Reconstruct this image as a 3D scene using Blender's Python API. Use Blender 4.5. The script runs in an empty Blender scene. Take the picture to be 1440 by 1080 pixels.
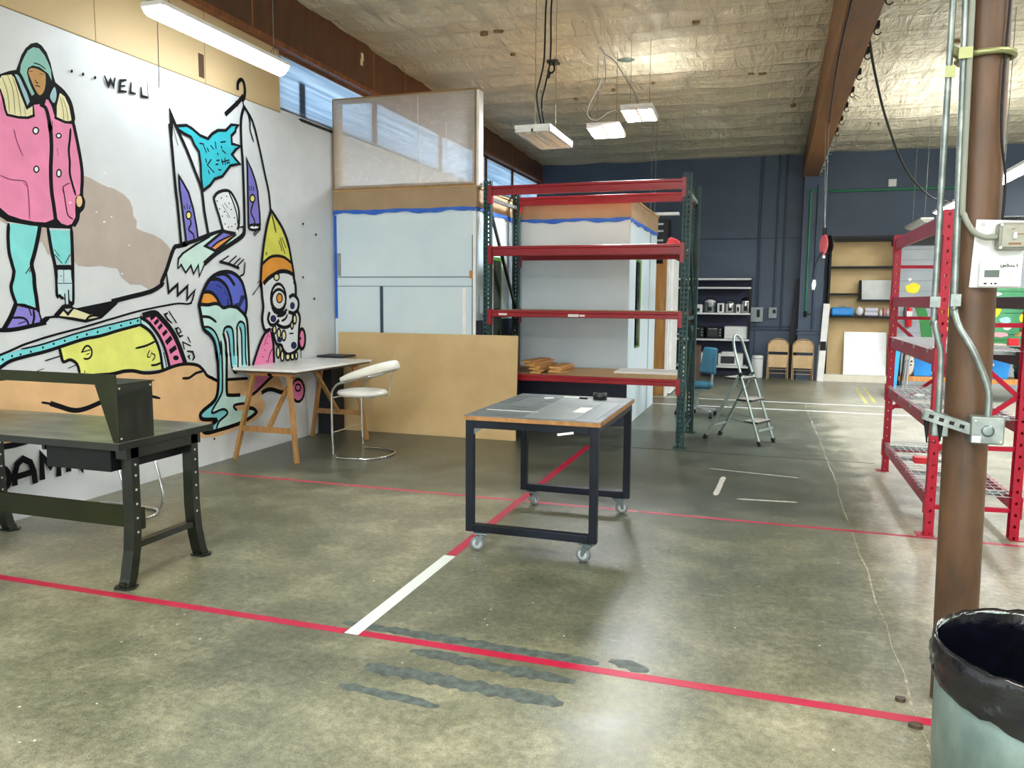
import bpy, bmesh, math, random
from mathutils import Vector, Matrix
random.seed(7)
C = bpy.context.scene.collection
S = bpy.context.scene
PI = math.pi
V = Vector
def lin(c):
    c = c / 255.0
    return c / 12.92 if c <= 0.04045 else ((c + 0.055) / 1.055) ** 2.4
def rgb(h):
    if isinstance(h, str): h = (int(h[0:2], 16), int(h[2:4], 16), int(h[4:6], 16))
    return (lin(h[0]), lin(h[1]), lin(h[2]), 1.0)

# ------------------------------------------------------------------ materials
def N(nt, t, **k):
    n = nt.nodes.new(t)
    for a, b in k.items(): setattr(n, a, b)
    return n
def ramp(nt, fac, stops):
    r = N(nt, 'ShaderNodeValToRGB'); e = r.color_ramp.elements
    while len(e) < len(stops): e.new(0.5)
    for i, (p, c) in enumerate(stops): e[i].position = p; e[i].color = c
    nt.links.new(fac, r.inputs[0]); return r.outputs[0]
def noise(nt, vec, scale, detail=4, rough=.55, dist=0):
    n = N(nt, 'ShaderNodeTexNoise'); n.inputs['Scale'].default_value = scale; n.inputs['Detail'].default_value = detail
    n.inputs['Roughness'].default_value = rough; n.inputs['Distortion'].default_value = dist
    if vec: nt.links.new(vec, n.inputs['Vector'])
    return n.outputs['Fac']
def mapping(nt, scale=(1, 1, 1), rot=(0, 0, 0)):
    t = N(nt, 'ShaderNodeTexCoord'); m = N(nt, 'ShaderNodeMapping')
    m.inputs['Scale'].default_value = scale; m.inputs['Rotation'].default_value = rot
    nt.links.new(t.outputs['Object'], m.inputs['Vector']); return m.outputs['Vector']
def mix(nt, fac, a, b, mode='MIX'):
    m = N(nt, 'ShaderNodeMix', data_type='RGBA', blend_type=mode)
    for s, v in ((0, fac), (6, a), (7, b)):
        if hasattr(v, 'is_output'): nt.links.new(v, m.inputs[s])
        else: m.inputs[s].default_value = v
    return m.outputs[2]
def math_(nt, op, a, b=0.0, clamp=False):
    m = N(nt, 'ShaderNodeMath', operation=op, use_clamp=clamp)
    for s, v in ((0, a), (1, b)):
        if hasattr(v, 'is_output'): nt.links.new(v, m.inputs[s])
        else: m.inputs[s].default_value = v
    return m.outputs[0]
def bump(nt, h, strength=.3, dist=.02):
    b = N(nt, 'ShaderNodeBump'); b.inputs['Strength'].default_value = strength; b.inputs['Distance'].default_value = dist
    nt.links.new(h, b.inputs['Height']); return b.outputs['Normal']
MATS = {}
def M(name, col, rough=.5, metal=0., col2=None, scale=6., stretch=(1, 1, 1), bmp=0., bscale=60., detail=5, lo=.38, hi=.66, coat=0., spec=.5):
    """plain or two-tone procedural surface"""
    if name in MATS: return MATS[name]
    m = bpy.data.materials.new(name); m.use_nodes = True; nt = m.node_tree; b = nt.nodes['Principled BSDF']
    b.inputs['Roughness'].default_value = rough; b.inputs['Metallic'].default_value = metal
    b.inputs['Coat Weight'].default_value = coat; b.inputs['Specular IOR Level'].default_value = spec
    v = mapping(nt, stretch)
    c1 = rgb(col); c2 = rgb(col2) if col2 else tuple(min(1, x * 1.12) for x in c1[:3]) + (1,)
    f = noise(nt, v, scale, detail)
    nt.links.new(ramp(nt, f, [(lo, c1), (hi, c2)]), b.inputs['Base Color'])
    if bmp: nt.links.new(bump(nt, noise(nt, v, bscale, 4), bmp), b.inputs['Normal'])
    MATS[name] = m; return m
def EM(name, col, strength):
    m = bpy.data.materials.new(name); m.use_nodes = True; nt = m.node_tree
    b = nt.nodes['Principled BSDF']; b.inputs['Base Color'].default_value = rgb('f4f6f4')
    b.inputs['Emission Color'].default_value = rgb(col); b.inputs['Emission Strength'].default_value = strength
    b.inputs['Roughness'].default_value = .4
    MATS[name] = m; return m

# ------------------------------------------------------------------ mesh builder
WL = {}
class MB:
    def __init__(s): s.v = []; s.f = []; s.m = []; s.cur = 0; s.sm = []
    def add(s, vs, fs, smooth=False):
        o = len(s.v); s.v += [tuple(p) for p in vs]
        for f in fs: s.f.append([i + o for i in f]); s.m.append(s.cur); s.sm.append(smooth)
        return s
    def box(s, x0, x1, y0, y1, z0, z1):
        x0, x1 = sorted((x0, x1)); y0, y1 = sorted((y0, y1)); z0, z1 = sorted((z0, z1))
        v = [(x0, y0, z0), (x1, y0, z0), (x1, y1, z0), (x0, y1, z0), (x0, y0, z1), (x1, y0, z1), (x1, y1, z1), (x0, y1, z1)]
        return s.add(v, [(0, 3, 2, 1), (4, 5, 6, 7), (0, 1, 5, 4), (1, 2, 6, 5), (2, 3, 7, 6), (3, 0, 4, 7)])
    def bar(s, p, q, w, h, up=(0, 0, 1)):
        """rectangular bar from p to q; w across, h along up"""
        p, q = V(p), V(q); d = (q - p).normalized(); u = V(up)
        if abs(d.dot(u)) > .98: u = V((0, 1, 0))
        a = d.cross(u).normalized(); b = a.cross(d).normalized()
        a *= w / 2; b *= h / 2
        v = [p - a - b, p + a - b, p + a + b, p - a + b, q - a - b, q + a - b, q + a + b, q - a + b]
        return s.add(v, [(3, 2, 1, 0), (4, 5, 6, 7), (0, 1, 5, 4), (1, 2, 6, 5), (2, 3, 7, 6), (3, 0, 4, 7)])
    def tube(s, pts, r, n=8, closed=False, flat=1.0):
        pts = [V(p) for p in pts]; k = len(pts); rs = r if isinstance(r, (list, tuple)) else [r] * k
        rings = []; prev = None
        for i in range(k):
            a = pts[(i - 1) % k] if closed or i else pts[0]; b = pts[(i + 1) % k] if closed or i < k - 1 else pts[-1]
            t = (b - a).normalized()
            if prev is None:
                u = V((0, 0, 1)) if abs(t.z) < .9 else V((0, 1, 0)); u = (u - t * u.dot(t)).normalized()
            else: u = (prev - t * prev.dot(t)).normalized()
            prev = u; w = t.cross(u)
            rings.append([pts[i] + (u * math.cos(2 * PI * j / n) + w * math.sin(2 * PI * j / n) * flat) * rs[i] for j in range(n)])
        fs = []; m = k if closed else k - 1
        for i in range(m):
            for j in range(n):
                i2 = (i + 1) % k
                fs.append((i * n + j, i * n + (j + 1) % n, i2 * n + (j + 1) % n, i2 * n + j))
        vs = [p for r_ in rings for p in r_]
        s.add(vs, fs, True)
        if not closed: s.add([tuple(p) for p in rings[0]], [tuple(range(n))[::-1]]); s.add([tuple(p) for p in rings[-1]], [tuple(range(n))])
        return s
    def cyl(s, p, q, r, n=16, r2=None): 
        return s.tube([p, q], [r, r if r2 is None else r2], n)
    def lathe(s, prof, c=(0, 0, 0), n=32, smooth=True):
        vs = []; fs = []
        for (r, z) in prof:
            for j in range(n): a = 2 * PI * j / n; vs.append((c[0] + r * math.cos(a), c[1] + r * math.sin(a), c[2] + z))
        for i in range(len(prof) - 1):
            for j in range(n): fs.append((i * n + j, i * n + (j + 1) % n, (i + 1) * n + (j + 1) % n, (i + 1) * n + j))
        return s.add(vs, fs, smooth)
    def ell(s, c, r, n=12):
        prof = [(math.sin(PI * i / n), -math.cos(PI * i / n)) for i in range(n + 1)]; vs = []; fs = []; k = 16
        for (a, z) in prof:
            for j in range(k): t = 2 * PI * j / k; vs.append((c[0] + r[0] * a * math.cos(t), c[1] + r[1] * a * math.sin(t), c[2] + r[2] * z))
        for i in range(n):
            for j in range(k): fs.append((i * k + j, i * k + (j + 1) % k, (i + 1) * k + (j + 1) % k, (i + 1) * k + j))
        return s.add(vs, fs, True)
    def prism(s, poly, ax, a, b):
        """polygon in the two other axes extruded along ax from a to b"""
        def mk(p, t):
            l = list(p); l.insert(ax, t); return tuple(l)
        n = len(poly); vs = [mk(p, a) for p in poly] + [mk(p, b) for p in poly]
        fs = [tuple(range(n))[::-1], tuple(range(n, 2 * n))] + [(i, (i + 1) % n, n + (i + 1) % n, n + i) for i in range(n)]
        return s.add(vs, fs)
    def rot(s, M4):
        s.v = [tuple(M4 @ V(p)) for p in s.v]; return s
    def perf(s, x0, x1, z0, z1, y, holes, pitch, hw, hh, plane='y'):
        """punched plate: strip x0..x1 by z0..z1 at y with holes at given x centres"""
        xs = [x0]
        for h in holes: xs += [h - hw / 2, h + hw / 2]
        xs.append(x1); z = z0
        def P(a, b): return (a, y, b) if plane == 'y' else (y, a, b)
        def quad(a, b, c, d): s.add([P(a, c), P(b, c), P(b, d), P(a, d)], [(0, 1, 2, 3)])
        while z < z1 - 1e-6:
            ze = min(z + pitch, z1); zh = min(z + hh, ze)
            for i in range(len(xs) - 1):
                if i % 2 == 0: quad(xs[i], xs[i + 1], z, zh)
            quad(x0, x1, zh, ze) if ze > zh else None
            z = ze
        return s
    def build(s, name, mat, parent=None, loc=None, bevel=0, solid=0, subs=0, label=None):
        me = bpy.data.meshes.new(name)
        if parent is not None: off = V(WL[parent.name])
        elif loc is not None: off = V(loc)
        else:
            xs, ys, zs = zip(*s.v); off = V(((min(xs) + max(xs)) / 2, (min(ys) + max(ys)) / 2, min(zs)))
        me.from_pydata([tuple(V(p) - off) for p in s.v], [], s.f)
        ms = mat if isinstance(mat, (list, tuple)) else [mat]
        for m in ms: me.materials.append(m)
        me.polygons.foreach_set('material_index', s.m); me.polygons.foreach_set('use_smooth', s.sm)
        bm = bmesh.new(); bm.from_mesh(me)
        if not solid: bmesh.ops.recalc_face_normals(bm, faces=bm.faces)
        bm.to_mesh(me); bm.free(); me.update()
        o = bpy.data.objects.new(name, me); C.objects.link(o)
        if parent is not None: o.parent = parent; WL[o.name] = WL[parent.name]
        else: o.location = off; WL[o.name] = tuple(off)
        if solid: md = o.modifiers.new('solid', 'SOLIDIFY'); md.thickness = solid; md.offset = 0
        if bevel:
            md = o.modifiers.new('bevel', 'BEVEL'); md.width = bevel; md.segments = 2; md.limit_method = 'ANGLE'; md.angle_limit = .7
        if subs: md = o.modifiers.new('subsurf', 'SUBSURF'); md.levels = md.render_levels = subs
        if label: o['label'] = label
        return o
def thing(name, label, cat, loc=(0, 0, 0), rotz=0, group=None):
    o = bpy.data.objects.new(name, None); C.objects.link(o); o.location = loc; o.rotation_euler = (0, 0, rotz)
    o.empty_display_size = .1; WL[o.name] = tuple(loc); return tag(o, label, cat, group)
def tag(o, label, cat, group=None, kind=None):
    o['label'] = label; o['category'] = cat
    if group: o['group'] = group
    if kind: o['kind'] = kind
    return o
def struct(o): o['kind'] = 'structure'; return o
def dup(root, loc, rotz, label, group=None):
    r = root.copy(); C.objects.link(r); r.location = loc; r.rotation_euler = (0, 0, rotz); r['label'] = label
    if group: r['group'] = group
    for ch in list(root.children):
        c = ch.copy(); C.objects.link(c); c.parent = r
        for g in list(ch.children):
            d = g.copy(); C.objects.link(d); d.parent = c
    return r
def arc(c, r, a0, a1, n, fn):
    return [fn(c[0] + r * math.cos(a0 + (a1 - a0) * i / n), c[1] + r * math.sin(a0 + (a1 - a0) * i / n)) for i in range(n + 1)]
def spline(pts, n=6):
    P = [V(p) for p in pts]; out = []
    for i in range(len(P) - 1):
        a = P[max(0, i - 1)]; b = P[i]; c = P[i + 1]; d = P[min(len(P) - 1, i + 2)]
        for k in range(n):
            t = k / n
            out.append(.5 * ((2 * b) + (c - a) * t + (2 * a - 5 * b + 4 * c - d) * t * t + (3 * b - a - 3 * c + d) * t ** 3))
    out.append(P[-1]); return out

# ------------------------------------------------------------------ shared materials
m_black = M('black_metal', '121416', .5, .1, spec=.3)
m_navyblk = M('navy_black_steel', '151a22', .42, .4, '212834', 3, spec=.3)
m_chrome = M('chrome', 'd8dcde', .12, 1.)
m_galv = M('galvanized_steel', '75807e', .4, .7, '9aa4a2', 14)
m_white = M('white_paint', 'e8eaea', .5)
m_whitepl = M('white_plastic', 'd8dcdc', .4, spec=.3)
m_rackred = M('rack_red_paint', '8a0e1e', .32, 0, '961626', 3, coat=.08, spec=.35)
m_teal = M('rack_green_paint', '1a3838', .45, .1, '264a49', 6, spec=.35)
m_redrack = M('bright_red_paint', '9e0a28', .4, 0, 'aa1232', 3, coat=.05, spec=.35)
m_chip = M('particle_board', 'a98a62', .7, 0, 'c6a67c', 30, (1, 1, 1), .1, 80)
m_ply = M('plywood', 'c4a878', .55, 0, 'd0b686', 2.2, (1, 6, 1))
m_mdf = M('mdf', 'a08668', .6, 0, 'aa9070', 3)
m_wood = M('pine_wood', 'b0773c', .5, 0, 'c48c4e', 5, (8, 8, .6))
m_navy = M('navy_wall_paint', '34475e', .45, 0, '3b4f66', 1.2, bmp=.04, bscale=90)
m_olive = M('dark_olive_paint', '1a1f0a', .5, 0, '222810', 3, spec=.25)
m_blktar = M('blackened_green_paint', '10150d', .36, .15, '181f13', 5, coat=.2)
m_rubber = M('black_rubber', '1a1a1c', .6)
m_greypl = M('grey_plastic', '8a9094', .4)
m_bluetape = M('blue_masking_tape', '1f5cc0', .6, 0, '2a68cc', 6)
m_booth = M('booth_pale_blue_paint', 'ccdfea', .5, 0, 'd6e6ee', 1.4, bmp=.03, bscale=30)
m_bluepl = M('blue_plastic', '1f86d8', .35, 0, '2b92e2', 3)
m_card = M('cardboard', 'c39a62', .75, 0, 'cfa970', 8)
m_red = M('red_plastic', 'cc1f2c', .4)
m_yel = M('yellow_paint', 'ecd820', .5)
m_greyblk = M('grey_block_wall', '9aa3ad', .7, 0, 'a8b0b8', 2.5, bmp=.1, bscale=40)
# ------------------------------------------------------------------ setting
WX = -5.06; BY = 17.37
def zc(y): return 5.02 - .023 * y
def floor_mat():
    m = bpy.data.materials.new('sealed_concrete'); m.use_nodes = True; nt = m.node_tree; b = nt.nodes['Principled BSDF']; L = nt.links.new
    v = mapping(nt); sep = N(nt, 'ShaderNodeSeparateXYZ'); L(v, sep.inputs[0]); X, Y = sep.outputs[0], sep.outputs[1]
    big = noise(nt, v, .5, 5, .55); mid = noise(nt, v, 2.6, 10, .68); fine = noise(nt, v, 26, 6, .75); grit = noise(nt, v, 130, 3, .7); wear = noise(nt, v, .9, 9, .66)
    base = ramp(nt, big, [(.3, rgb('6e7260')), (.47, rgb('878a72')), (.62, rgb('9c9a84')), (.78, rgb('aba692'))])
    base = mix(nt, .8, base, ramp(nt, mid, [(.3, rgb('3c4236')), (.5, rgb('868672')), (.7, rgb('d0cab6'))]), 'SOFT_LIGHT')
    # newer, paler slab east of the joint
    edge = math_(nt, 'ADD', X, math_(nt, 'MULTIPLY', math_(nt, 'SUBTRACT', mid, .5), .5))
    pale = math_(nt, 'MULTIPLY', math_(nt, 'SUBTRACT', edge, .45), 2.2, True)
    base = mix(nt, math_(nt, 'MULTIPLY', pale, .6), base, ramp(nt, mid, [(.3, rgb('8f8a7e')), (.7, rgb('b9b2a6'))]))
    # old dark green sealer: worn off in the front bay, still dense before the booth
    a1 = math_(nt, 'MULTIPLY', math_(nt, 'SUBTRACT', math_(nt, 'ADD', Y, math_(nt, 'MULTIPLY', wear, 1.2)), 6.3), 2.5, True)
    a2 = math_(nt, 'SUBTRACT', 1.0, pale); a3 = math_(nt, 'MULTIPLY', math_(nt, 'SUBTRACT', 12.5, Y), .6, True)
    dk = math_(nt, 'MULTIPLY', math_(nt, 'MULTIPLY', a1, a2), math_(nt, 'MULTIPLY', a3, .7))
    base = mix(nt, dk, base, ramp(nt, mid, [(.3, rgb('333d38')), (.7, rgb('556058'))]))
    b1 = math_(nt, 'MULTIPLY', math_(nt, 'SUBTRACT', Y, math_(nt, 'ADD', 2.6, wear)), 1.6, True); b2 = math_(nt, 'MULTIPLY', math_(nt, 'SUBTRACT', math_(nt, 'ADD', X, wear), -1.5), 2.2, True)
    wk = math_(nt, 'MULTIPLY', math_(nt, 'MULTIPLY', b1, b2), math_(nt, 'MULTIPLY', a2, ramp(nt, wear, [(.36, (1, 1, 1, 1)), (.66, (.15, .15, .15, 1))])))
    base = mix(nt, math_(nt, 'MULTIPLY', wk, .72), base, rgb('465248'))  # dark worn patches round the rolling table, part of its shadow painted in
    vo = N(nt, 'ShaderNodeTexVoronoi'); vo.inputs['Scale'].default_value = 9; L(v, vo.inputs['Vector'])
    spk = math_(nt, 'MULTIPLY', math_(nt, 'LESS_THAN', vo.outputs['Distance'], .05), math_(nt, 'GREATER_THAN', noise(nt, v, 1.7, 3), .5))
    base = mix(nt, math_(nt, 'MULTIPLY', spk, .7), base, rgb('d6d4c6'))
    for sc, rt in (((1.2, 30, 1), .5), ((1.2, 34, 1), -.7), ((.9, 26, 1), 1.35)):
        sn = noise(nt, mapping(nt, sc, (0, 0, rt)), 1.6, 3, .6)
        base = mix(nt, math_(nt, 'MULTIPLY', ramp(nt, sn, [(.69, (0, 0, 0, 1)), (.74, (1, 1, 1, 1))]), .35), base, rgb('c4c0ae'))
    base = mix(nt, .6, base, ramp(nt, fine, [(.35, rgb('3a3a34')), (.65, rgb('cacabe'))]), 'SOFT_LIGHT')
    base = mix(nt, .5, base, ramp(nt, grit, [(.35, rgb('3a3a34')), (.65, rgb('cacabe'))]), 'SOFT_LIGHT')
    hs = N(nt, 'ShaderNodeHueSaturation'); hs.inputs['Value'].default_value = 1.42; hs.inputs['Saturation'].default_value = .62; L(base, hs.inputs['Color']); base = hs.outputs[0]
    L(base, b.inputs['Base Color'])
    rg = math_(nt, 'ADD', math_(nt, 'MULTIPLY', mid, .3), math_(nt, 'MULTIPLY', fine, .22))
    L(math_(nt, 'ADD', rg, .1), b.inputs['Roughness'])
    b.inputs['Specular IOR Level'].default_value = .5
    L(bump(nt, fine, .03, .004), b.inputs['Normal'])
    return m
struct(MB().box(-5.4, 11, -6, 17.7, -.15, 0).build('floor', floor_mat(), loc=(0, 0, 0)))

def ceil_mat():
    m = bpy.data.materials.new('vinyl_faced_insulation'); m.use_nodes = True; nt = m.node_tree; b = nt.nodes['Principled BSDF']
    n1 = noise(nt, mapping(nt, (.9, 2.6, 1)), 1.5, 7, .62, 1.4); n2 = noise(nt, mapping(nt), .5, 4); n3 = noise(nt, mapping(nt, (3.2, .8, 1), (0, 0, .5)), 1.6, 6, .6, 2.0); n4 = noise(nt, mapping(nt), 9, 5)
    nt.links.new(mix(nt, .5, ramp(nt, n2, [(.3, rgb('dcd4b8')), (.7, rgb('ece5cc'))]), ramp(nt, n1, [(.3, rgb('d2c8a8')), (.65, rgb('ece4ca'))])), b.inputs['Base Color'])
    b.inputs['Roughness'].default_value = .35
    sep = N(nt, 'ShaderNodeSeparateXYZ'); t = N(nt, 'ShaderNodeTexCoord'); nt.links.new(t.outputs['Object'], sep.inputs[0])
    yy = math_(nt, 'ADD', sep.outputs[1], math_(nt, 'MULTIPLY', n1, .05))
    ridge = math_(nt, 'POWER', math_(nt, 'ABSOLUTE', math_(nt, 'SINE', math_(nt, 'MULTIPLY', yy, PI / .42))), .35)
    h = math_(nt, 'ADD', math_(nt, 'MULTIPLY', ridge, -.7), math_(nt, 'ADD', n1, math_(nt, 'ADD', math_(nt, 'MULTIPLY', n3, 1.1), math_(nt, 'MULTIPLY', n4, .25))))
    nt.links.new(bump(nt, h, 1.0, .12), b.inputs['Normal'])
    return m
mb = MB(); vs = []; fs = []; nx, ny = 100, 320
for i in range(nx + 1):
    for j in range(ny + 1):
        x = -5.06 + 16.06 * i / nx; y = -6 + 23.37 * j / ny
        t = ((y + .03 * math.sin(1.3 * x)) / .84) % 1.0; t2 = (x / 1.22) % 1.0
        sag = -.045 * (math.sin(PI * t) ** .6) - .015 * math.sin(PI * t2)
        sag += .014 * math.sin(3.1 * x + 1.7 * math.sin(2.3 * y)) * math.sin(5.3 * y + x)
        vs.append((x, y, zc(y) + sag))
for i in range(nx):
    for j in range(ny): a = i * (ny + 1) + j; fs.append((a, a + 1, a + ny + 2, a + ny + 1))
mb.add(vs, fs, True); struct(mb.build('ceiling', ceil_mat(), loc=(0, 0, 0)))

mb = MB()
for (x, y, r) in ((-.955, 9.52, .07), (-.4, 11.6, .05), (-.25, 11.65, .06), (-2.35, 11.9, .04), (-1.75, 11.7, .04), (-3.4, 9.2, .05), (-3.2, 9.15, .06), (-3.3, 10.0, .04), (.2, 13.5, .05), (2.0, 11.0, .05), (3.0, 13.0, .04), (-3.0, 12.2, .05)):
    poly = [(x + r * random.uniform(.5, 1.2) * math.cos(2 * PI * k / 9), y + r * .6 * random.uniform(.5, 1.2) * math.sin(2 * PI * k / 9)) for k in range(9)]
    mb.prism(poly, 2, zc(y) - .07, zc(y) - .02)
struct(mb.build('ceiling_tear', M('torn_facing', '6e5c3c', .8, 0, '8a7650', 20), bpy.data.objects['ceiling']))
m_wallw = M('white_wall_paint', 'd6dde3', .5, 0, 'dfe5ea', 2.5, bmp=.03, bscale=40)
m_beige = M('beige_board', 'c4ac82', .6, 0, 'ceb78e', 1.2, (1, .5, 1))
m_frm = M('window_wood', '6e4526', .5, 0, '7e5230', 4, (1, 6, 1))
mb = MB(); mb.box(-5.3, WX, -6, 17.7, 0, 3.555); mb.cur = 1
mb.box(-5.3, WX, -6, 7.42, 3.56, 4.25); mb.cur = 2
mb.cur = 0; mb.box(-5.3, WX - .02, 7.42, 17.7, 3.555, 3.6); mb.cur = 2; mb.box(-5.3, WX - .02, 7.42, 17.7, 4.2, 4.25)
wl = struct(mb.build('wall_left', [m_wallw, m_beige, m_frm], loc=(0, 0, 0)))
m_seam = M('board_joint', '8a7852', .8)
mb = MB()
for y in (2.2, 3.45, 5.0, 6.25): mb.box(WX - .002, WX + .002, y, y + .006, 3.56, 4.2)
mb.box(WX - .002, WX + .003, -6, 7.42, 3.553, 3.562)
mb.build('board_joint', m_seam, wl)
mb = MB(); mb.box(WX - .004, WX + .004, 6.165, 6.235, 3.6, 3.81); mb.build('notch', M('dark_recess', '4a3626', .8), wl, label='small dark slot cut into the beige board')
# plywood fascia under the roof along the left wall
m_fascia = M('stained_plywood', '3e200e', .42, 0, '5e3418', 2.4, (1, 3, 1), .04, 30, 6, .3, .7, .25)
mb = MB(); mb.prism([(-6, 4.22), (17.4, 4.22), (17.4, zc(17.4) + .1), (-6, zc(-6) + .1)], 0, WX - .1, WX + .05)
fb = struct(mb.build('trim_1', m_fascia, loc=(0, 0, 0)))
mb = MB(); mb.box(WX - .1, WX + .09, -6, 17.37, 4.2, 4.25); mb.build('bottom_ledge', M('ledge_wood', '6a3a1a', .45, 0, '8a5228', 3, (1, 6, 1)), fb)
mb = MB()
for y in (6.9, 9.42, 10.33, 12.8, 15.2): mb.box(WX + .05, WX + .056, y, y + .018, 4.25, zc(y))
mb.build('joint_batten', M('batten_wood', '8f5e38', .5), fb)
mb = MB(); mb.box(WX + .05, WX + .06, 9.08, 9.13, 4.5, 4.57); mb.box(WX + .05, WX + .06, 9.1, 9.15, 4.56, 4.65)
mb.build('cream_patch', M('cream_patch', 'd8c9a0', .6), fb, label='cream scrap patch')
# clerestory windows
def glass():
    m = bpy.data.materials.new('ribbed_window_glass'); m.use_nodes = True; nt = m.node_tree; nt.nodes.remove(nt.nodes['Principled BSDF'])
    out = nt.nodes['Material Output']; t = N(nt, 'ShaderNodeBsdfTranslucent'); g = N(nt, 'ShaderNodeBsdfGlossy'); ad = N(nt, 'ShaderNodeMixShader')
    v = mapping(nt, (1, .4, 26)); n = noise(nt, v, 1.5, 3)
    nt.links.new(ramp(nt, n, [(.35, rgb('aebfcc')), (.65, rgb('d4dee6'))]), t.inputs[0]); g.inputs['Roughness'].default_value = .15; ad.inputs[0].default_value = .08
    nt.links.new(t.outputs[0], ad.inputs[1]); nt.links.new(g.outputs[0], ad.inputs[2]); nt.links.new(ad.outputs[0], out.inputs[0]); return m
m_glass = glass()
mulls = [7.42, 9.62, 11.8, 13.9, 15.45, 17.3]
for i in range(5):
    a, b_ = mulls[i], mulls[i + 1]
    mb = MB(); mb.box(WX - .12, WX - .02, a, a + .02, 3.6, 4.2); mb.box(WX - .12, WX - .02, b_ - .09, b_, 3.6, 4.2)
    mb.box(WX - .12, WX - .045, a, b_, 3.6, 3.63); mb.box(WX - .12, WX - .02, a, b_, 4.17, 4.2)
    w = struct(mb.build('window_%d' % (i + 1), m_frm, loc=(0, 0, 0)))
    MB().box(WX - .04, WX - .033, a + .02, b_ - .09, 3.605, 4.17).build('pane', m_glass, w)
    if i == 0:
        MB().box(WX - .06, WX - .045, 7.84, 7.96, 3.63, 3.98).build('blue_strip', M('blue_strip', '5f8fc0', .6), w)
        MB().box(WX - .02, WX + .012, 7.8, 8.7, 3.545, 3.575).build('sill_bar', m_black, w, label='black bar along the sill')
# back wall, pilaster, other walls
mb = MB(); mb.box(-5.3, 11, BY, BY + .2, 0, 4.75); wb = struct(mb.build('wall_back', m_navy, loc=(0, 0, 0)))
mb = MB(); mb.box(.53, .98, 17.02, BY, 0, 4.07); struct(mb.build('pilaster', m_navy, loc=(0, 0, 0)))
mb = MB(); mb.box(-5.06, .53, BY - .006, BY, 2.88, 2.9); mb.box(-.33, -.31, BY - .006, BY, 0, 4.6); mb.build('panel_joint', M('joint_dark', '1f2a42', .6), wb)
m_plain = M('plain_wall', 'b9b6ae', .7)
struct(MB().box(11, 11.2, -6, 17.7, 0, 5.2).build('wall_right', m_plain, loc=(0, 0, 0)))
struct(MB().box(-5.3, 11.2, -6.2, -6, 0, 5.3).build('wall_front', m_plain, loc=(0, 0, 0)))
# low block wall at the back right
mb = MB(); mb.box(2.33, 11, 16.9, BY, 0, 2.68); wp = struct(mb.build('wall_partition', m_greyblk, loc=(0, 0, 0)))
mb = MB()
for k in range(1, 14): mb.box(2.33, 11, 16.896, 16.9, .2 * k, .2 * k + .008)
mb.build('mortar_line', M('mortar', '7d868f', .8), wp)
mb = MB(); mb.box(2.2, 11, 16.86, BY, 2.68, 2.78); mb.box(1.0, 11, 17.2, BY, 2.78, 2.9); mb.build('wall_cap', M('black_trim', '14161c', .5), wp)
# painting on the block wall
def blob(cx, cz, rx, rz, n=14, jit=.15):
    return [(cx + rx * (1 + random.uniform(-jit, jit)) * math.cos(2 * PI * k / n), cz + rz * (1 + random.uniform(-jit, jit)) * math.sin(2 * PI * k / n)) for k in range(n)]
mb = MB()
def paint(poly, mi, d): mb.cur = mi; mb.prism(poly, 1, 16.9 - d, 16.899)
paint([(3.35, .75), (11, .75), (11, 2.0), (3.35, 1.85)], 0, .004)
paint([(2.62, 1.52), (2.8, 1.56), (2.95, 1.1), (3.0, .6), (2.82, .6), (2.74, 1.2)], 1, .006)
paint(blob(2.58, 1.86, .13, .1), 2, .01); paint(blob(2.52, 2.03, .03, .03), 3, .01)
for cx, cz, rx, rz, mi in ((3.2, 1.33, .14, .16, 2), (3.3, 1.08, .16, .15, 2), (3.12, 1.12, .08, .1, 4), (3.42, 1.86, .04, .16, 2), (4.0, 1.45, .09, .12, 2), (4.17, 1.27, .1, .06, 5), (4.22, 1.15, .08, .06, 3), (3.28, 1.22, .05, .08, 6), (4.6, 1.3, .2, .14, 2), (4.9, 1.5, .1, .12, 4), (4.02, 1.76, .06, .03, 3), (4.1, 1.0, .13, .05, 7)): paint(blob(cx, cz, rx, rz), mi, .012)
mb.cur = 1; mb.box(3.98, 4.0, 16.886, 16.89, .8, 1.6); mb.box(3.9, 5.2, 16.886, 16.89, .88, .92); mb.box(4.6, 4.62, 16.886, 16.89, .8, 1.7)
tag(mb.build('flower_mural', [M('mural_green', '3f8f62', .6, 0, '58a878', 2), M('mural_stem_green', '2f8040', .6), M('mural_flower_yellow', 'e8dc28', .6), M('mural_pale', 'e6ece8', .6), M('mural_flower_orange', 'e08a28', .6), M('mural_pale_blue', 'a8d4ea', .6), M('mural_black', '16181c', .6), M('mural_pink', 'e2a8b4', .6)]),
    'green painting of yellow flowers on the grey block wall behind the red rack', 'mural')
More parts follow.
